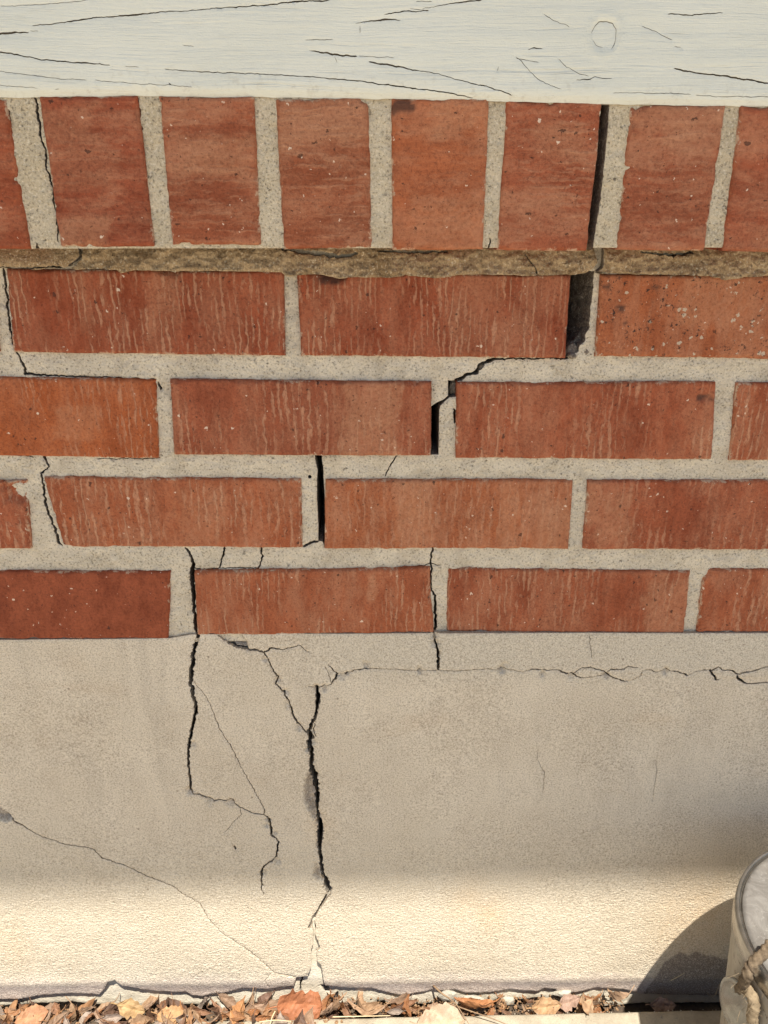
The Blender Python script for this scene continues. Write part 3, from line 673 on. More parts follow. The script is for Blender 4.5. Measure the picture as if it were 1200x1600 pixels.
spall = [(490, 1196), (480, 1210), (475, 1230), (475, 1250), (482, 1268), (496, 1290), (496, 1272), (498, 1240), (494, 1212)]
chip2 = [(338, 988), (352, 1002), (372, 1012), (388, 1016), (386, 1006), (378, 994), (376, 988)]
st_holes += [hole([(364, 1322), (367, 1321), (370, 1326), (368, 1328)], 0, .0002, 63)]
LOW = [(-2500, 1580), (-900, 1570), (-300, 1562), (0, 1562), (30, 1562), (60, 1556), (100, 1553), (140, 1554), (155, 1555), (163, 1546), (168, 1534), (180, 1531), (190, 1540), (215, 1546), (240, 1549), (270, 1551), (290, 1550), (300, 1556), (318, 1558), (330, 1553), (350, 1552), (378, 1545), (420, 1546), (450, 1541), (480, 1540), (508, 1540),
       (540, 1544), (580, 1545), (610, 1553), (628, 1557), (660, 1552), (676, 1548), (690, 1550), (712, 1548), (730, 1553), (770, 1551), (800, 1547), (840, 1550), (850, 1545), (868, 1546), (874, 1552), (900, 1551), (935, 1544), (975, 1547), (1000, 1553), (1060, 1555), (1200, 1558), (1500, 1560), (2500, 1570)]
low = ragged(densify(xz(LOW), .0025, False), .0008, 130, 5)
ztop = wp(600, 997)[2]
TOP = [(-1.2, wp(0, 998)[2]+.001), (wp(266, 999)[0], wp(266, 999)[2]+.0008), (wp(300, 999)[0], wp(300, 992)[2]), (wp(680, 990)[0], wp(680, 988)[2]), (wp(1200, 990)[0], wp(1200, 989)[2]), (1.2, wp(1200, 989)[2])]
lx, lz = low[:, 0], low[:, 1]
lo_i = np.argsort(lx); lxs, lzs = lx[lo_i], lz[lo_i]
zl = lambda x: np.interp(x, lxs, lzs)
def lipline(x): return wp(600, 1540)[2]-.006*np.clip(x/.4, -1, 1)*-1
pB = xz([(0, 1541), (600, 1537), (1200, 1530)])
def zband(x): return np.interp(x, pB[:, 0], pB[:, 1])
def poly_dent(x, z, poly, soft, seed):
    P = densify(xz(poly), .001); p = np.stack([x, z], -1); out = np.zeros(len(x)); lo = P.min(0)-.01; hi = P.max(0)+.01
    k = np.where((x > lo[0]) & (x < hi[0]) & (z > lo[1]) & (z < hi[1]))[0]
    if len(k):
        d = np.hypot(p[k, None, 0]-P[None, :, 0], p[k, None, 1]-P[None, :, 1]).min(1); d = np.where(inside(P, p[k]), d, -d)
        out[k] = np.clip((d+.0022*fbm(x[k]+seed, z[k], 180, 3)+.0006)/soft, 0, 1)
    return out
def spalls(x, z, small=True):
    a = poly_dent(x, z, spall, .005, 1); b = poly_dent(x, z, chip2, .0035, 5)
    c = poly_dent(x, z, [(-20, 1250), (0, 1262), (22, 1281), (8, 1284), (-20, 1278)], .003, 8)
    d = poly_dent(x, z, [(492, 1345), (503, 1362), (500, 1380), (488, 1368)], .003, 9)
    if not small: return np.maximum(np.maximum(a, b), np.maximum(c*.8, d*.5))
    e = np.zeros(len(x)); g_ = np.random.default_rng(21)           # crumbled lips along the two wide cracks
    for ck, n_ in ((CK[12], 16), (CK[0], 12), (CK[4], 5), (CK[5], 14), (CK[11], 5)):
        for _ in range(n_):
            p = ck[g_.integers(1, len(ck)-1)]; c0 = xz([(p[0]+g_.normal()*3.5, p[1]+g_.normal()*4)])[0]; rx, rz_ = g_.uniform(.0018, .004), g_.uniform(.002, .006)
            dd = np.sqrt(((x-c0[0])/rx)**2+((z-c0[1])/rz_)**2); k = dd < 2
            if k.any(): e[k] = np.maximum(e[k], smooth(1.1, .4, dd[k]+.5*fbm(x[k], z[k], 260, 3))*.45)
    return np.maximum(np.maximum(np.maximum(a, b), np.maximum(c*.8, d*.5)), e)
def y_st(x, z):
    b = fbm(x, z, 7, 3)*.0016 + fbm(x*.6, z, 300, 2)*.00022*smooth(.2, .17, z) + fbm(x, z, 90, 2)*.00025
    zb_ = zband(x)
    b = b - .0010*np.exp(-((z-zb_-.004)/.007)**2)                       # slight bead above the foot
    b = b + .0006*smooth(zb_+.006, zb_-.012, z)                         # and the foot turning under
    sp_ = spalls(x, z); b = b + sp_*(.0065+fbm(x, z, 150, 3)*.004)
    # strip along the top of the foundation slightly proud of the render below
    return b - .0012*smooth(zc(x)-.0006, zc(x)+.0006, z)*smooth(-.065, -.05, x)
cpts = xz([(c[0], c[1]) for c in CK[5]]); ci = np.argsort(cpts[:, 0])
def zc(x): return np.interp(x, cpts[ci, 0], cpts[ci, 1], left=9, right=cpts[ci, 1][-1])
def a_mauve(x, z):
    n = fbm(x, z*2.2, 20, 4)
    zb_ = zband(x); t = smooth(zb_+.017, zb_+.003, z+.012*n)
    return np.clip(t*(.55+.3*fbm(x*.5, z*3, 60, 3)) + .5*smooth(zb_+.001, zb_-.001, z), 0, .95)
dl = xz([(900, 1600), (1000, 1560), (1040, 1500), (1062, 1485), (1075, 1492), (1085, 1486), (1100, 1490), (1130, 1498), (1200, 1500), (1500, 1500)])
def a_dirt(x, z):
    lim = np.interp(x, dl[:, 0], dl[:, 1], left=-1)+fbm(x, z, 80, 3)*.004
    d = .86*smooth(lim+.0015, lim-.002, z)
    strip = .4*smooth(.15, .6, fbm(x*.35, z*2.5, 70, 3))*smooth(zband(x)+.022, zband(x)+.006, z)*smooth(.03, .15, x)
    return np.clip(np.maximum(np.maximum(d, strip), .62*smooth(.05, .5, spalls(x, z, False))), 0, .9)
oc = xz([(765, 1430), (735, 1410), (500, 1290), (20, 1480), (1090, 1440)])  # ochre stains; the last spot paints the warm tone of the pail's shadow
def a_ochre_and_shadow(x, z):
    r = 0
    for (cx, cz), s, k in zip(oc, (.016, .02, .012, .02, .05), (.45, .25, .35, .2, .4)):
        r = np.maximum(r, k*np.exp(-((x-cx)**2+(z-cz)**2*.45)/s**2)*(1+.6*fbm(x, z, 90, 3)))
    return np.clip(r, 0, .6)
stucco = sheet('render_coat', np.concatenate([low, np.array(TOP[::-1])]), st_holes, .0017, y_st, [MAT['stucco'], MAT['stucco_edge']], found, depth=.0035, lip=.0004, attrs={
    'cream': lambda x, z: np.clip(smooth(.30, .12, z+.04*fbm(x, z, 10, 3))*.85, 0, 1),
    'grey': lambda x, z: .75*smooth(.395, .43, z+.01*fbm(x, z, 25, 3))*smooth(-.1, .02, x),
    'splash': lambda x, z: np.clip(.6*smooth(.075, .01, z+.03*fbm(x, z, 14, 3)), 0, 1), 'ochre_and_shadow': a_ochre_and_shadow, 'mauve': a_mauve, 'dirt': a_dirt,
    'stipple': lambda x, z: .35+.75*smooth(.28, .14, z)*smooth(zband(x)-.002, zband(x)+.02, z)})
# the body of the foundation behind the coat: the same cracks go deep into it
def y_ft(x, z): return .0043+.004*smooth(.17, .2, z)+fbm(x, z, 60, 3)*(.0008+.002*smooth(.17, .2, z))+fbm(x*.6, z, 330, 2)*.0005
FT = [(-900, 1580), (0, 1571), (60, 1567), (110, 1564), (150, 1568), (200, 1571), (300, 1568), (345, 1570), (375, 1567), (400, 1565), (450, 1567), (470, 1588), (508, 1588), (540, 1566), (560, 1573), (600, 1562), (620, 1576), (650, 1568), (690, 1566), (700, 1574), (730, 1577), (760, 1567), (785, 1557), (812, 1561), (850, 1556), (866, 1572), (880, 1560), (900, 1573), (960, 1571), (1000, 1566), (1200, 1566), (2200, 1580)]
ftlow = ragged(densify(xz(FT, .005), .002, False), .001, 120, 8)
deep = [crack(CK[i], seed=40+i*2.7) for i in (0, 4, 11, 12)]
sheet('foundation_body', np.concatenate([ftlow, [(1.15, wp(600, 1390)[2]), (1.15, zb+.004), (-1.15, zb+.004), (-1.15, wp(600, 1390)[2])]]),
      deep+[crack([(514, 1397, 2), (505, 1412, 3.5), (498, 1427, 6), (492, 1439, 4)], seed=72), crack([(493, 1446, 3), (495, 1462, 5), (499, 1480, 5)], seed=73), crack([(496, 1490, 2), (498, 1503, 4), (504, 1515, 5), (506, 1530, 4)], seed=74), crack([(489, 1432, 3), (480, 1452, 2)], seed=75), crack([(472, 1525, 4), (472, 1535, 4), (468, 1545, 3), (469, 1557, 3), (470, 1566, 2)], seed=70), hole([(500, 1546), (512, 1545), (516, 1556), (508, 1556)], 0, .0005, 71)],
      .0026, y_ft, [MAT['footing'], MAT['rubble']], found, depth=.05, coarse=.03, attrs={'deep': lambda x, z: smooth(.172, .19, z)})
def y_ft2(x, z): return .017+fbm(x, z, 50, 3)*.003
sheet('footing_ledge', [(-1.15, -.08), (1.15, -.08), (1.15, .045), (-1.15, .045)], [], .004, y_ft2, MAT['rubble'], found, depth=.05, coarse=.03)

# ------------------------------------------------------------------ white board above the sill
board = empty('white_board', (0, 0, 0))
tag(board, 'cracked white painted wooden board lying along the top of the upright bricks', 'board')
YB = -.0375
BC = [
    [(0, 9.5, 1.5), (60, 7, 1.6), (120, 2, 1.6), (150, -2, 1.6)],
    [(50, 40, 2), (90, 36, 2.2), (120, 32, 4), (150, 26, 2.4), (190, 25, 3.2), (210, 23, 4), (250, 19, 2.2), (310, 15.5, 2), (335, 13, 2), (400, 9, 3), (430, 6, 3), (470, 2, 4), (510, 1, 3), (530, -5, 2)],
    [(-40, 53, 5), (0, 52, 5), (20, 51, 4.5), (45, 50, 2)], [(47, 48, 2), (60, 48.5, 2)],
    [(-40, 79, 4), (0, 81, 4), (20, 84, 3.2), (70, 94, 2.7), (110, 97, 3.2), (145, 99, 3.2), (172, 102, 2)], [(195, 103, 1.5), (217, 105, 2)],
    [(257, 108, 1.5), (315, 112, 2.2), (400, 115, 2), (500, 121, 2.5), (570, 128, 3), (640, 137, 3.2), (700, 145, 3), (740, 152, 2)],
    [(-30, 109, 2), (0, 112, 2), (50, 117, 2), (95, 123, 2.2), (135, 125, 1.5)], [(148, 125, 1.5), (170, 127, 1.5), (220, 131, 1), (270, 133, 1.4), (300, 136, 1)],
    [(-30, 131, 2), (0, 133, 2), (57, 138, 1.5)],
    [(483, 78, 2), (510, 83, 4.5), (540, 87, 4.5), (558, 88, 3)], [(560, 87, 2), (590, 89, 1.6), (616, 90, 1)],
    [(576, 96, 3), (590, 99, 4.5), (610, 102, 4), (625, 104, 4), (650, 110, 3), (680, 114, 1.6), (720, 126, 2), (760, 135, 2.6), (780, 141, 3), (800, 149, 2)],
    [(600, 22, 2), (632, 17.5, 3.2), (670, 17, 1.5)], [(640, 13, 2), (670, 16, 2.5)], [(555, 36, 1), (578, 33, 3), (600, 30, 4.5), (626, 31, 1.5)], [(650, 2, 2), (675, 2, 2.5)],
    [(660, 14, 1), (690, 8, 1.6), (720, 3, 3), (750, 0, 3), (765, -5, 3)], [(477, 63, 2), (495, 62, 2.6), (520, 61, 1.2)],
    [(850, 22, 1.6), (865, 32, 1.5), (890, 42, 1.2)],
    [(924, 52, 1), (928, 42, 1.6), (936, 35, 2.5), (948, 33, 3), (958, 37, 2.4), (963, 45, 2), (963, 60, 1.5), (960, 70, 1.5), (955, 77, 2.4)], [(926, 62, .8), (932, 70, .9), (942, 74, 1.2)],
    [(1043, 22, 2.5), (1080, 23.5, 3), (1130, 19.5, 1.5)], [(1003, 41, 1.4), (1025, 49, 1.8), (1040, 58, 2), (1050, 63, 1.8)], [(1054, 73, 2.4), (1064, 74, 1.5)],
    [(825, 78, 1.6), (835, 75, 3), (848, 76, 1.5)], [(806, 88, 2), (815, 95, 2.4), (823, 106, 1.5), (828, 112, 1.5), (840, 123, 2.2), (860, 134, 2), (877, 139, 1.5)], [(806, 91, 1.5), (822, 94, 2), (842, 97, 1.5)],
    [(873, 92, 1.6), (885, 105, 2), (905, 115, 2), (920, 119, 2)], [(900, 125, 1.5), (922, 124, 3), (930, 120, 1.5), (942, 123, 2), (956, 123, 1)],
    [(1053, 107, 3), (1065, 110, 4), (1090, 114, 3), (1130, 118, 4), (1170, 125, 4), (1200, 130, 3.5), (1260, 137, 3)],
    [(958, 145, 1.2), (1000, 145, 1.5), (1045, 146, 2.6), (1080, 147, 1)], [(1087, 148.5, 2), (1120, 151, 2), (1200, 151, 2), (1250, 152, 1)],
    [(263, 129, 2.5), (268, 133, 3)], [(778, 104, 2.5), (777, 111, 2.5)], [(523, 88, 1.2), (527, 98, 1)], [(563, 40, 1), (562, 52, 1)], [(85, 139.5, 2), (92, 139.5, 2)], [(285, 70, 1.4), (303, 72, 1.6)],
]
bh = [crack(c, YB, seed=80+i*1.9, wk=.55 if max(p[2] for p in c) > 2.9 and i != 20 else .36, jag=.45, wmin=.00025) for i, c in enumerate(BC)]
bb = xz([(-1500, 148), (-300, 149), (0, 151), (200, 149), (400, 151), (600, 154), (800, 158), (1000, 163), (1200, 166), (1500, 168), (2700, 170)], YB)
bb = ragged(densify(bb, .003, False), .0007, 60, 2)
kc = xz([(944, 55)], YB)[0]
def y_bd(x, z):
    r = np.hypot((x-kc[0])/.0085, (z-kc[1])/.0088)
    y = YB + fbm(x*.12, z, 40, 3)*.0009 + fbm(x*.05, z, 190, 2)*.0005
    y = y - .0009*np.exp(-((r-1.15)/.16)**2) + .0005*smooth(1, .7, r) + .0035*smooth(.006, 0, z-np.interp(x, bb[:, 0], bb[:, 1]))**2
    return y
sheet('board_face', np.concatenate([bb, [(1.1, 1.02), (-1.1, 1.02)]]), bh, .002, y_bd, [MAT['board'], MAT['bare_wood']], board, depth=.006, lip=.0003, coarse=.02,
      attrs={'dirt': lambda x, z: smooth(.02, .004, z-np.interp(x, bb[:, 0], bb[:, 1]))})
box('board_back', (-1.1, YB+.003, wp(600, 149, YB)[2]+.008), (1.1, .074, 1.02), MAT['bare_wood'], board)

# house above and roof overhang: they throw the shade over the wall
up = box('house_siding', (-4.5, .0, 1.022), (4.5, .3, 3.2), MAT['siding']); tag(up, kind='structure')
ez = .166+.78*SB
ea = box('eave', (-5, -.78, ez), (5, .3, ez+.12), MAT['siding']); tag(ea, kind='structure')
for s in (-1, 1):
    tag(box('house_wall', (s*1.12 if s > 0 else -4.5, .006, -.1), (4.5 if s > 0 else -1.12, .3, 1.02), MAT['siding']), kind='structure')

# ------------------------------------------------------------------ ground
tag(box('soil', (-1.6, -.06, -.09), (1.6, .05, -.018), MAT['soil']), kind='structure')
def slab(name, x0, x1, y0, y1, z, mat, th, step=.004):
    xs = np.arange(x0, x1+1e-6, .012); ys = np.concatenate([[y1, y1-.0008, y1-.002, y1-.004], np.arange(y1-.008, y0, -.01), [y0]])
    X, Y = np.meshgrid(xs, ys); d = y1-Y
    Z = z - .004*(1-np.sqrt(np.clip(1-np.clip(1-d/.004, 0, 1)**2, 0, 1))) + fbm(X, Y, 20, 3)*.0008
    Yv = Y + fbm(X, Y*0, 30, 3)*.0012*np.exp(-d/.01)
    nx, ny = X.shape[1], X.shape[0]
    v = np.stack([X.ravel(), Yv.ravel(), Z.ravel()], -1); f = []
    for j in range(ny-1):
        for i in range(nx-1):
            a = j*nx+i; f.append((a, a+nx, a+nx+1, a+1))
    n = len(v); e = v[:nx].copy(); e[:, 2] = z-th; e2 = v[(ny-1)*nx:].copy(); e2[:, 2] = z-th
    v = np.concatenate([v, e, e2])
    for i in range(nx-1): f.append((i, i+1, n+i+1, n+i)); b = (ny-1)*nx; f.append((b+i+1, b+i, n+nx+i, n+nx+i+1))
    return tag(obj(name, v, f, mat), kind='structure')
KZ = .03
slab('kerb', -1.6, 1.6, -.30, -.0300, KZ, MAT['kerb'], .1)
def plane(name, lo, hi, z, mat):
    return tag(obj(name, [(lo[0], lo[1], z), (hi[0], lo[1], z), (hi[0], hi[1], z), (lo[0], hi[1], z)], [(0, 1, 2, 3)], mat), kind='structure')
plane('paving', (-40, -60), (40, -.305), -.02, MAT['paving'])
plane('ground', (-200, -200), (200, 200), -.1, MAT['soil'])

# ------------------------------------------------------------------ pail
PX, PY, PZ, PR = .3857, -.1445, .2655, .1028
pail = empty('pail', (PX, PY, KZ))
tag(pail, 'small beige metal pail with dusty grey lid and rope handle by the wall', 'pail')
def lathe(name, prof, mat, parent, seg=96, loc=(0, 0, 0), rot=None):
    v = []; f = []; n = len(prof)
    for k in range(seg):
        a = 2*math.pi*k/seg
        v += [(r*math.cos(a), r*math.sin(a), z) for r, z in prof]
    for k in range(seg):
        b, c = k*n, ((k+1) % seg)*n
        f += [(b+i, c+i, c+i+1, b+i+1) for i in range(n-1)]
    o = obj(name, v, f, mat, parent, True, None, loc)
    if rot is not None: o.rotation_euler = rot
    return o
PH = PZ-KZ
rz = lambda z: .0853+(PR-.0853)*z/PH
prof = [(.0, .002), (.082, .002), (.0853, .0), (.0865, .003), (.0858, .007)]+[(rz(z), z) for z in np.linspace(.012, PH-.030, 14)]
prof += [(rz(PH-.028)+.0006, PH-.028), (rz(PH-.025)+.0012, PH-.025), (rz(PH-.022)+.0006, PH-.022), (rz(PH-.012), PH-.012), (PR-.003, PH-.010)]
lathe('body', prof, MAT['pail'], pail)
lidp = [(PR-.0015, PH-.018), (PR+.0002, PH-.016), (PR, PH-.004), (PR-.0006, PH-.0012), (PR-.0018, PH-.0004), (PR-.003, PH-.0012), (PR-.0036, PH-.0055), (PR-.0046, PH-.0058), (PR-.0054, PH-.0022)]
lathe('lid_rim', lidp, MAT['rim'], pail)
lathe('lid', [(PR-.0053, PH-.0023), (PR-.0062, PH-.0006), (PR-.0085, PH+.0004), (PR-.015, PH+.001), (PR-.03, PH+.0018), (.05, PH+.0026), (.02, PH+.003), (.0, PH+.003)], MAT['lid'], pail)
def on_body(px, py, out=0.0):
    """where the ray of the survey photograph meets the pail's side"""
    d = FW*F + RT*(px-600) - UP*(py-800); d = d/np.linalg.norm(d)
    for t in np.arange(.3, 1.2, .0005):
        p = CAM+d*t; z = p[2]-KZ
        if z < PH and math.hypot(p[0]-PX, p[1]-PY) < rz(z)+out: return p
    return p
pe = on_body(1148, 1570, .010)
ang = math.atan2(pe[1]-PY, pe[0]-PX); nrm = (Vector((math.cos(ang), math.sin(ang), .08)).normalized()*.95 + (Vector(CAM)-Vector(pe)).normalized()*.1).normalized()
loc = Vector((pe[0]-PX, pe[1]-PY, pe[2]-KZ))
rotq = nrm.to_track_quat('Z', 'Y').to_euler()
ear = lathe('handle_ear', [(.0, -.007), (.009, -.007), (.009, -.002), (.0180, -.0022), (.0190, -.0012), (.0188, .0), (.0178, .0008), (.0155, .0002), (.010, .0013), (.004, .0019), (.0, .002)], MAT['ear'], pail, 48, loc, rotq)
def tube(name, path, rad, mat, parent=None, seg=10, lobes=0, twist=0.0, amp=.0, seed=0, taper=None):
    P = np.array(path, float); n = len(P); T = np.gradient(P, axis=0); T /= np.linalg.norm(T, axis=1)[:, None]
    u = np.cross(T[0], [.3, .2, .9]); u /= np.linalg.norm(u); v = []; f = []; s = 0
    for i in range(n):
        u = u-T[i]*u.dot(T[i]); u /= np.linalg.norm(u); b = np.cross(T[i], u)
        if i: s += np.linalg.norm(P[i]-P[i-1])
        for k in range(seg):
            a = 2*math.pi*k/seg; rr = rad*(taper[i] if taper is not None else 1)
            if lobes: rr *= 1-.22*abs(math.sin(lobes*.5*(a+s*twist)))**3*1.0+.06*math.sin(7*a+s*900)+.10*math.sin(s*310+a)+.07*math.sin(s*1130+3*a)
            v.append(P[i]+(u*math.cos(a)+b*math.sin(a))*rr)
        if i: f += [((i-1)*seg+k, (i-1)*seg+(k+1) % seg, i*seg+(k+1) % seg, i*seg+k) for k in range(seg)]
    f.append(tuple(range(seg))[::-1]); f.append(tuple((n-1)*seg+k for k in range(seg)))
    return obj(name, v, f, mat, parent)
def spline(pts, n):
    pts = np.array(pts, float); m = len(pts); out = []
    for t in np.linspace(0, m-1, n):
        i = min(int(t), m-2); q = t-i; p0, p1, p2, p3 = pts[max(i-1, 0)], pts[i], pts[i+1], pts[min(i+2, m-1)]
        out.append(.5*((2*p1)+(-p0+p2)*q+(2*p0-5*p1+4*p2-p3)*q*q+(-p0+3*p1-3*p2+p3)*q**3))
    return np.array(out)
org = np.array([PX, PY, KZ])
a0 = on_body(1158, 1545, .006)-org; a1 = on_body(1166, 1526, .010)-org; a2 = on_body(1172, 1512, .013)-org
b0 = gp(1190, 1492, PZ+.009)-org; b1 = gp(1212, 1474, PZ+.012)-org; b2 = gp(1260, 1470, PZ+.012)-org; b3 = gp(1330, 1490, PZ+.010)-org
opp = np.array([-math.cos(ang)*(PR+.008), -math.sin(ang)*(PR+.008), PH-.05])
path = spline([on_body(1146, 1542, .003)-org, a0, a1, a2, b0, b1, b2, b3, (.07, .03, PH+.012), (opp[0]*.98, opp[1]*.98, PH+.004), opp], 150)
tube('rope_handle', path, .0041, MAT['rope'], pail, 18, 3, 470)
k0 = on_body(1168, 1546, .006)-org; k1 = on_body(1176, 1560, .007)-org; k2 = on_body(1177, 1580, .007)-org; k3 = on_body(1174, 1602, .006)-org
tube('rope_end', spline([k0, k1, k2, k3], 36), .0044, MAT['fray'], pail, 18, 3, 400)
fr = random.Random(4); V = []; Fs = []
for i in range(80):
    c = [k0, k1, k2, k3, a1, a0][fr.randrange(6)] if i < 64 else (on_body(1130, fr.uniform(1520, 1600), .002)-org)
    p = np.array(c)+np.array([fr.gauss(0, .004) for _ in range(3)]); d = np.array([fr.gauss(-.3, 1), fr.gauss(-.9, .7), fr.gauss(0, 1)]); d /= np.linalg.norm(d); L = fr.uniform(.003, .011)
    bend = np.array([fr.gauss(0, .3) for _ in range(3)])*L
    s = np.cross(d, [0, 0, 1]); s /= np.linalg.norm(s)+1e-9; s *= .00016
    q = [p, p+d*L*.5+bend*.4, p+d*L+bend]
    n = len(V)
    for x in q: V += [x-s, x+s, x+np.array([0, 0, .0003])]
    for j in (0, 1):
        for k in range(3): Fs.append((n+j*3+k, n+j*3+(k+1) % 3, n+j*3+3+(k+1) % 3, n+j*3+3+k))
fz = obj('rope_fuzz', V, Fs, MAT['fray'], pail); fz['kind'] = 'stuff'

# ------------------------------------------------------------------ dry leaves in the gap
def leaf_mesh(L, W, curl, fold, seed, tip=.85, wavy=.10, nl=12, nw=6, blunt=1.15):
    r = np.random.default_rng(seed); v = []; f = []; rib = []
    ph = r.random(6)*6.28; side = r.normal()*.12
    for i in range(nl+1):
        t = i/nl; wv = W*.5*max(.02, math.sin(math.pi*min(1, t**tip*1.0))**blunt)*(1+.10*math.sin(9*t+ph[0])+.05*math.sin(31*t+ph[2]))*1.08
        cx = t-.5
        ang = curl*cx; x = L*(math.sin(ang)/curl if abs(curl) > .05 else cx); z = L*((1-math.cos(ang))/curl if abs(curl) > .05 else 0)
        for j in range(nw+1):
            s = j/nw*2-1
            yy = wv*s*math.cos(fold*abs(s)*.8)+side*L*(cx*cx-.25)
            jg = 1+(r.normal()*.10 if j in (0, nw) else 0); yy *= jg
            zz = z + abs(s)*wv*math.sin(fold)*1.1 + r.normal()*.00045 + wavy*W*.5*(s*s)*math.sin(7*t+ph[1]+(2 if s > 0 else 0)) + .05*W*math.sin(13*t+ph[3])*s
            v.append((x, yy, zz)); rib.append(1.0 if j == nw//2 else 0.0)
    for i in range(nl):
        for j in range(nw):
            a = i*(nw+1)+j; f.append((a, a+1, a+nw+2, a+nw+1))
    # stalk
    n = len(v); x0 = v[nw//2]; d = np.array(v[nw//2])-np.array(v[nw+1+nw//2]); d /= np.linalg.norm(d)
    for k in range(3):
        c = np.array(x0)+d*L*.09*k+np.array([0, 0, .0015*k*k*.5])
        for q in range(4): v.append(tuple(c+np.array([0, math.cos(q*1.571), math.sin(q*1.571)])*.0005)); rib.append(.6)
        if k: f += [(n+(k-1)*4+q, n+(k-1)*4+(q+1) % 4, n+k*4+(q+1) % 4, n+k*4+q) for q in range(4)]
    me = bpy.data.meshes.new('dry_leaf'); me.from_pydata(v, [], f); me.materials.append(MAT['leaf'])
    me.polygons.foreach_set('use_smooth', np.zeros(len(f), bool))
    a = me.attributes.new('rib', 'FLOAT', 'POINT'); a.data.foreach_set('value', np.array(rib, np.float32)); me.update()
    return me
def thick(o):
    md = o.modifiers.new('thickness', 'SOLIDIFY'); md.thickness = .0003; md.offset = 0
SHAPES = [leaf_mesh(*a) for a in [(.040, .015, .7, .5, 1), (.046, .017, 1.4, .7, 2), (.034, .014, .3, -.45, 3), (.050, .016, 2.0, .9, 4), (.038, .012, -1.0, .8, 5), (.042, .019, .6, -.3, 6), (.036, .011, 2.6, 1.1, 7), (.030, .016, -.8, .6, 8), (.054, .018, 1.1, -.7, 9)]]
TINTS = [(.40, .20, .085), (.45, .25, .115), (.33, .18, .095), (.47, .31, .17), (.24, .135, .075), (.40, .27, .165), (.36, .165, .065), (.43, .35, .26), (.20, .12, .075)]
BIG_GROUP = 'dry leaves littered along the foot of the wall'
def put_leaf(me, loc, rot, scale, tint, label=None, flip=False):
    o = bpy.data.objects.new('dry_leaf', me); COL.objects.link(o); o.location = loc; o.rotation_euler = rot; o.scale = (scale,)*3
    o['tint'] = [float(t)*k for t, k in zip(tint, (.64, .645, .74))]; thick(o)
    tag(o, label, 'leaf', BIG_GROUP)
    return o
lr = random.Random(12)
# crowded litter on the left, a thin line of leaves further right
for i in range(285):
    x = lr.uniform(-.47, .045) if i < 245 else lr.uniform(.03, .235)
    lay = lr.random()
    if i < 245:
        y = -.004-.052*lr.random()**1.1; z = .006+.55*(-y)+lay*.009
        if y < -.03: z = max(z, KZ+.003+lay*.006)
        if x > -.06 and y < -.026: continue
    else:
        y = -.006-.016*lr.random(); z = .002+.3*(-y)+lay*.012
    sc = lr.uniform(.38, .92)*(1 if i < 245 else .75)
    ti = lr.randrange(9)
    hue = ['orange-brown', 'light orange', 'brown', 'tan', 'dark brown', 'tan', 'reddish brown', 'pale straw-coloured', 'dark brown'][ti]
    zone = 'left of the notch in the render' if x < -.28 else 'below the notch in the render' if x < -.2 else 'between the notch and the middle crack' if x < -.075 else 'at the foot of the middle crack' if x < .03 else 'between the wall and the bare kerb'
    lab = 'small %s dry leaf in the litter %s' % (hue, zone)
    put_leaf(SHAPES[lr.randrange(9)], (x, y, z), (R(lr.gauss(24, 34)), R(lr.gauss(0, 32)), R(lr.choice([0, 180])+lr.gauss(0, 50))), sc, np.array(TINTS[ti])*lr.uniform(.8, 1.1), lab)
# the leaves that stand out
def feature(px, py, z, me, rot, sc, tint, label): put_leaf(me, tuple(gp(px, py, z)), tuple(R(a) for a in rot), sc, tint, label)
pale = leaf_mesh(.052, .032, .25, .1, 22, tip=.9, wavy=.08, nl=14, nw=8, blunt=.7)
big = leaf_mesh(.046, .026, .5, .18, 21, tip=1.0, wavy=.22, nl=18, nw=8, blunt=.22)
feature(468, 1571, .034, big, (58, 5, 3), 1.0, (.50, .20, .085), 'large orange-brown leaf lying under the wide foot of the middle crack')
feature(518, 1577, .032, SHAPES[6], (60, 65, 100), .95, (.42, .27, .15), 'tightly rolled brown leaf standing just right of the large orange-brown leaf')
feature(570, 1577, .028, SHAPES[8], (55, 10, 160), .8, (.50, .33, .19), 'crumpled tan leaf between the rolled leaf and the pale yellow leaf')
feature(690, 1597, .038, pale, (16, 4, 8), .95, (.60, .47, .30), 'broad pale yellow leaf lying flat on the kerb edge')
oval = leaf_mesh(.032, .017, .35, .2, 23, tip=1.0, wavy=.06, blunt=.8)
feature(853, 1572, .026, oval, (48, 0, 5), 1.0, (.58, .37, .18), 'smooth tan oval leaf leaning in the gap by the kerb, right of centre')
feature(888, 1565, .026, oval, (40, -10, 12), .8, (.46, .31, .21), 'dull brown oval leaf just behind the smooth tan oval leaf')
feature(780, 1562, .026, SHAPES[2], (62, 60, 70), .9, (.45, .27, .15), 'narrow brown leaf standing on end in the gap under the broken render')
feature(742, 1575, .030, SHAPES[1], (40, 5, 170), 1.0, (.50, .23, .09), 'reddish brown folded leaf with twigs across it behind the pale yellow leaf')
feature(920, 1573, .028, SHAPES[5], (35, 20, 60), .7, (.54, .36, .2), 'kinked tan leaf next to the dull brown oval leaf')
feature(962, 1563, .028, SHAPES[3], (50, 40, 120), .8, (.50, .34, .2), 'twisted tan leaf at the edge of the shadow of the pail')
feature(1035, 1570, .022, oval, (50, 0, -4), .85, (.34, .23, .16), 'brown oval leaf lying in the shadow of the pail')
feature(372, 1583, .036, SHAPES[5], (52, 0, 80), .85, (.55, .28, .11), 'upright orange leaf with a clear midrib left of the large orange-brown leaf')
feature(50, 1589, .036, pale, (30, 0, 20), .6, (.55, .29, .14), 'broad orange leaf at the left end of the leaf litter')
feature(205, 1575, .034, oval, (45, 10, -10), .95, (.56, .38, .17), 'round yellowish leaf in the litter below the broken notch in the render')
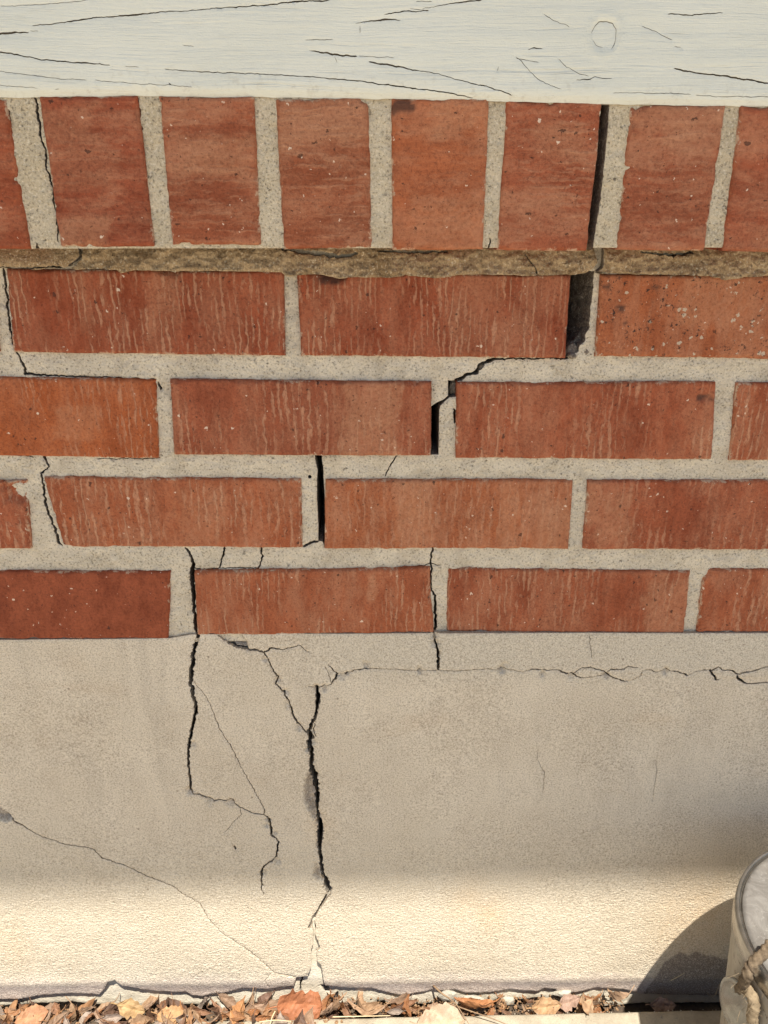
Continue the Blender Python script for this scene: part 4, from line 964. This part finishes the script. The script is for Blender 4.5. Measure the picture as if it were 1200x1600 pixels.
feature(270, 1590, .037, pale, (32, 0, -14), .62, (.60, .36, .16), 'light orange cupped leaf below the notch, near the front of the litter')
feature(524, 1556, .022, SHAPES[7], (70, 10, 60), .5, (.03, .025, .022), 'small black shrivelled leaf at the foot of the middle crack')

def thing_tube(name, pts, rad, mat, label, cat, group=None):
    o = tube(name, spline(pts, 14), rad, mat, None, 6, taper=np.linspace(1, .5, 14)); tag(o, label, cat, group)
thing_tube('twig', [gp(677, 1540, .03), gp(690, 1552, .034), gp(702, 1560, .032), gp(714, 1571, .03)], .0011, MAT['twig'], 'short dark twig leaning against the broken edge of the render', 'twig')
thing_tube('twig', [gp(700, 1567, .042), gp(730, 1578, .042), gp(765, 1590, .04), gp(795, 1602, .036)], .0007, MAT['twig'], 'long thin brown twig sloping over the kerb beside the pale yellow leaf', 'twig')
thing_tube('twig', [gp(712, 1568, .044), gp(722, 1583, .044), gp(735, 1604, .038)], .0006, MAT['twig'], 'short thin twig crossing the long sloping twig near the pale yellow leaf', 'twig')
thing_tube('straw', [gp(520, 1589, .034), gp(560, 1588, .036), gp(610, 1587, .034)], .0006, MAT['straw'], 'pale straw lying level on the leaves right of the large orange-brown leaf', 'straw')
thing_tube('straw', [gp(405, 1597, .044), gp(430, 1594, .044), gp(455, 1596, .043)], .0006, MAT['straw'], 'pale straw lying in front of the large orange-brown leaf', 'straw')
thing_tube('straw', [gp(430, 1580, .046), gp(425, 1590, .045), gp(421, 1604, .042)], .0006, MAT['straw'], 'short upright straw touching the left end of the large orange-brown leaf', 'straw')
thing_tube('straw', [wp(1048, 1532, -.003), wp(1060, 1526, -.0045), wp(1070, 1520, -.003)], .0004, MAT['straw'], 'tiny pale fibre stuck on the dark stain in the shadow of the pail', 'fibre')
for px, py, yy, r, lab in [(795, 1563, -.001, (.008, .004, .006), 'white plaster flake in the gap left of the smooth tan oval leaf'), (738, 1562, -.001, (.011, .004, .006), 'white plaster flake above the reddish brown folded leaf'),
                           (700, 1556, .0, (.009, .004, .008), 'white plaster flake behind the short dark twig'), (620, 1567, -.002, (.007, .004, .006), 'white plaster flake right of the crumpled tan leaf'), (350, 1570, -.002, (.005, .004, .004), 'white plaster flake on the leaf litter left of the large orange-brown leaf'),
                           (425, 1573, -.003, (.011, .004, .005), 'pale plaster flake at the upper left corner of the large orange-brown leaf'), (880, 1552, -.001, (.010, .003, .005), 'white plaster flake above the dull brown oval leaf')]:
    c = wp(px, py, yy); o = lump('plaster_flake', c, r, MAT['plaster'], None, px*.013, 2); tag(o, lab, 'plaster flake', 'plaster flakes fallen at the foot of the wall')

# crushed leaf crumbs and grit between the leaves
V = []; Fs = []; cr = random.Random(9)
for i in range(1500):
    x = cr.uniform(-.47, .26); y = -cr.random()**1.3*(.05 if x < -.03 else .024)+.003; z = .004+.5*max(0, -y)+cr.random()*.006
    if x < -.03 and y < -.03: z = max(z, KZ+.001)
    r = cr.uniform(.0006, .0024); n = len(V); k = cr.randrange(4, 6); a0_ = cr.random()*6
    tl = Vector((cr.gauss(0, .5), cr.gauss(0, .5), 1)).normalized(); q = tl.to_track_quat('Z', 'Y')
    for j in range(k):
        p = q @ Vector((r*math.cos(a0_+6.283*j/k)*cr.uniform(.5, 1.2), r*math.sin(a0_+6.283*j/k)*cr.uniform(.4, 1), 0)); V.append((x+p.x, y+p.y, z+p.z))
    V.append((x+tl.x*r*.4, y+tl.y*r*.4, z+tl.z*r*.4))
    for j in range(k): Fs.append((n+j, n+(j+1) % k, n+k))
lc = obj('leaf_crumbs', V, Fs, MAT['crumb'], None, False); tag(lc, 'crushed leaf crumbs and grit between the dry leaves', 'leaf crumbs', None, 'stuff')
V = []; Fs = []
for i in range(420):
    x = cr.uniform(-.45, .45); y = -.031-cr.random()**2*.05; r = cr.uniform(.0003, .0011); n = len(V); z = KZ+.0004
    for a_, b_, c_ in ((1, 0, 0), (-.6, .8, 0), (-.5, -.8, .1), (0, 0, 1)): V.append((x+r*a_*cr.uniform(.7, 1.3), y+r*b_*cr.uniform(.7, 1.3), z+r*c_))
    Fs += [(n, n+1, n+3), (n+1, n+2, n+3), (n+2, n, n+3)]
gr = obj('grit', V, Fs, MAT['rubble'], None, False); tag(gr, 'fine grit scattered on the top of the concrete kerb', 'grit', None, 'stuff')
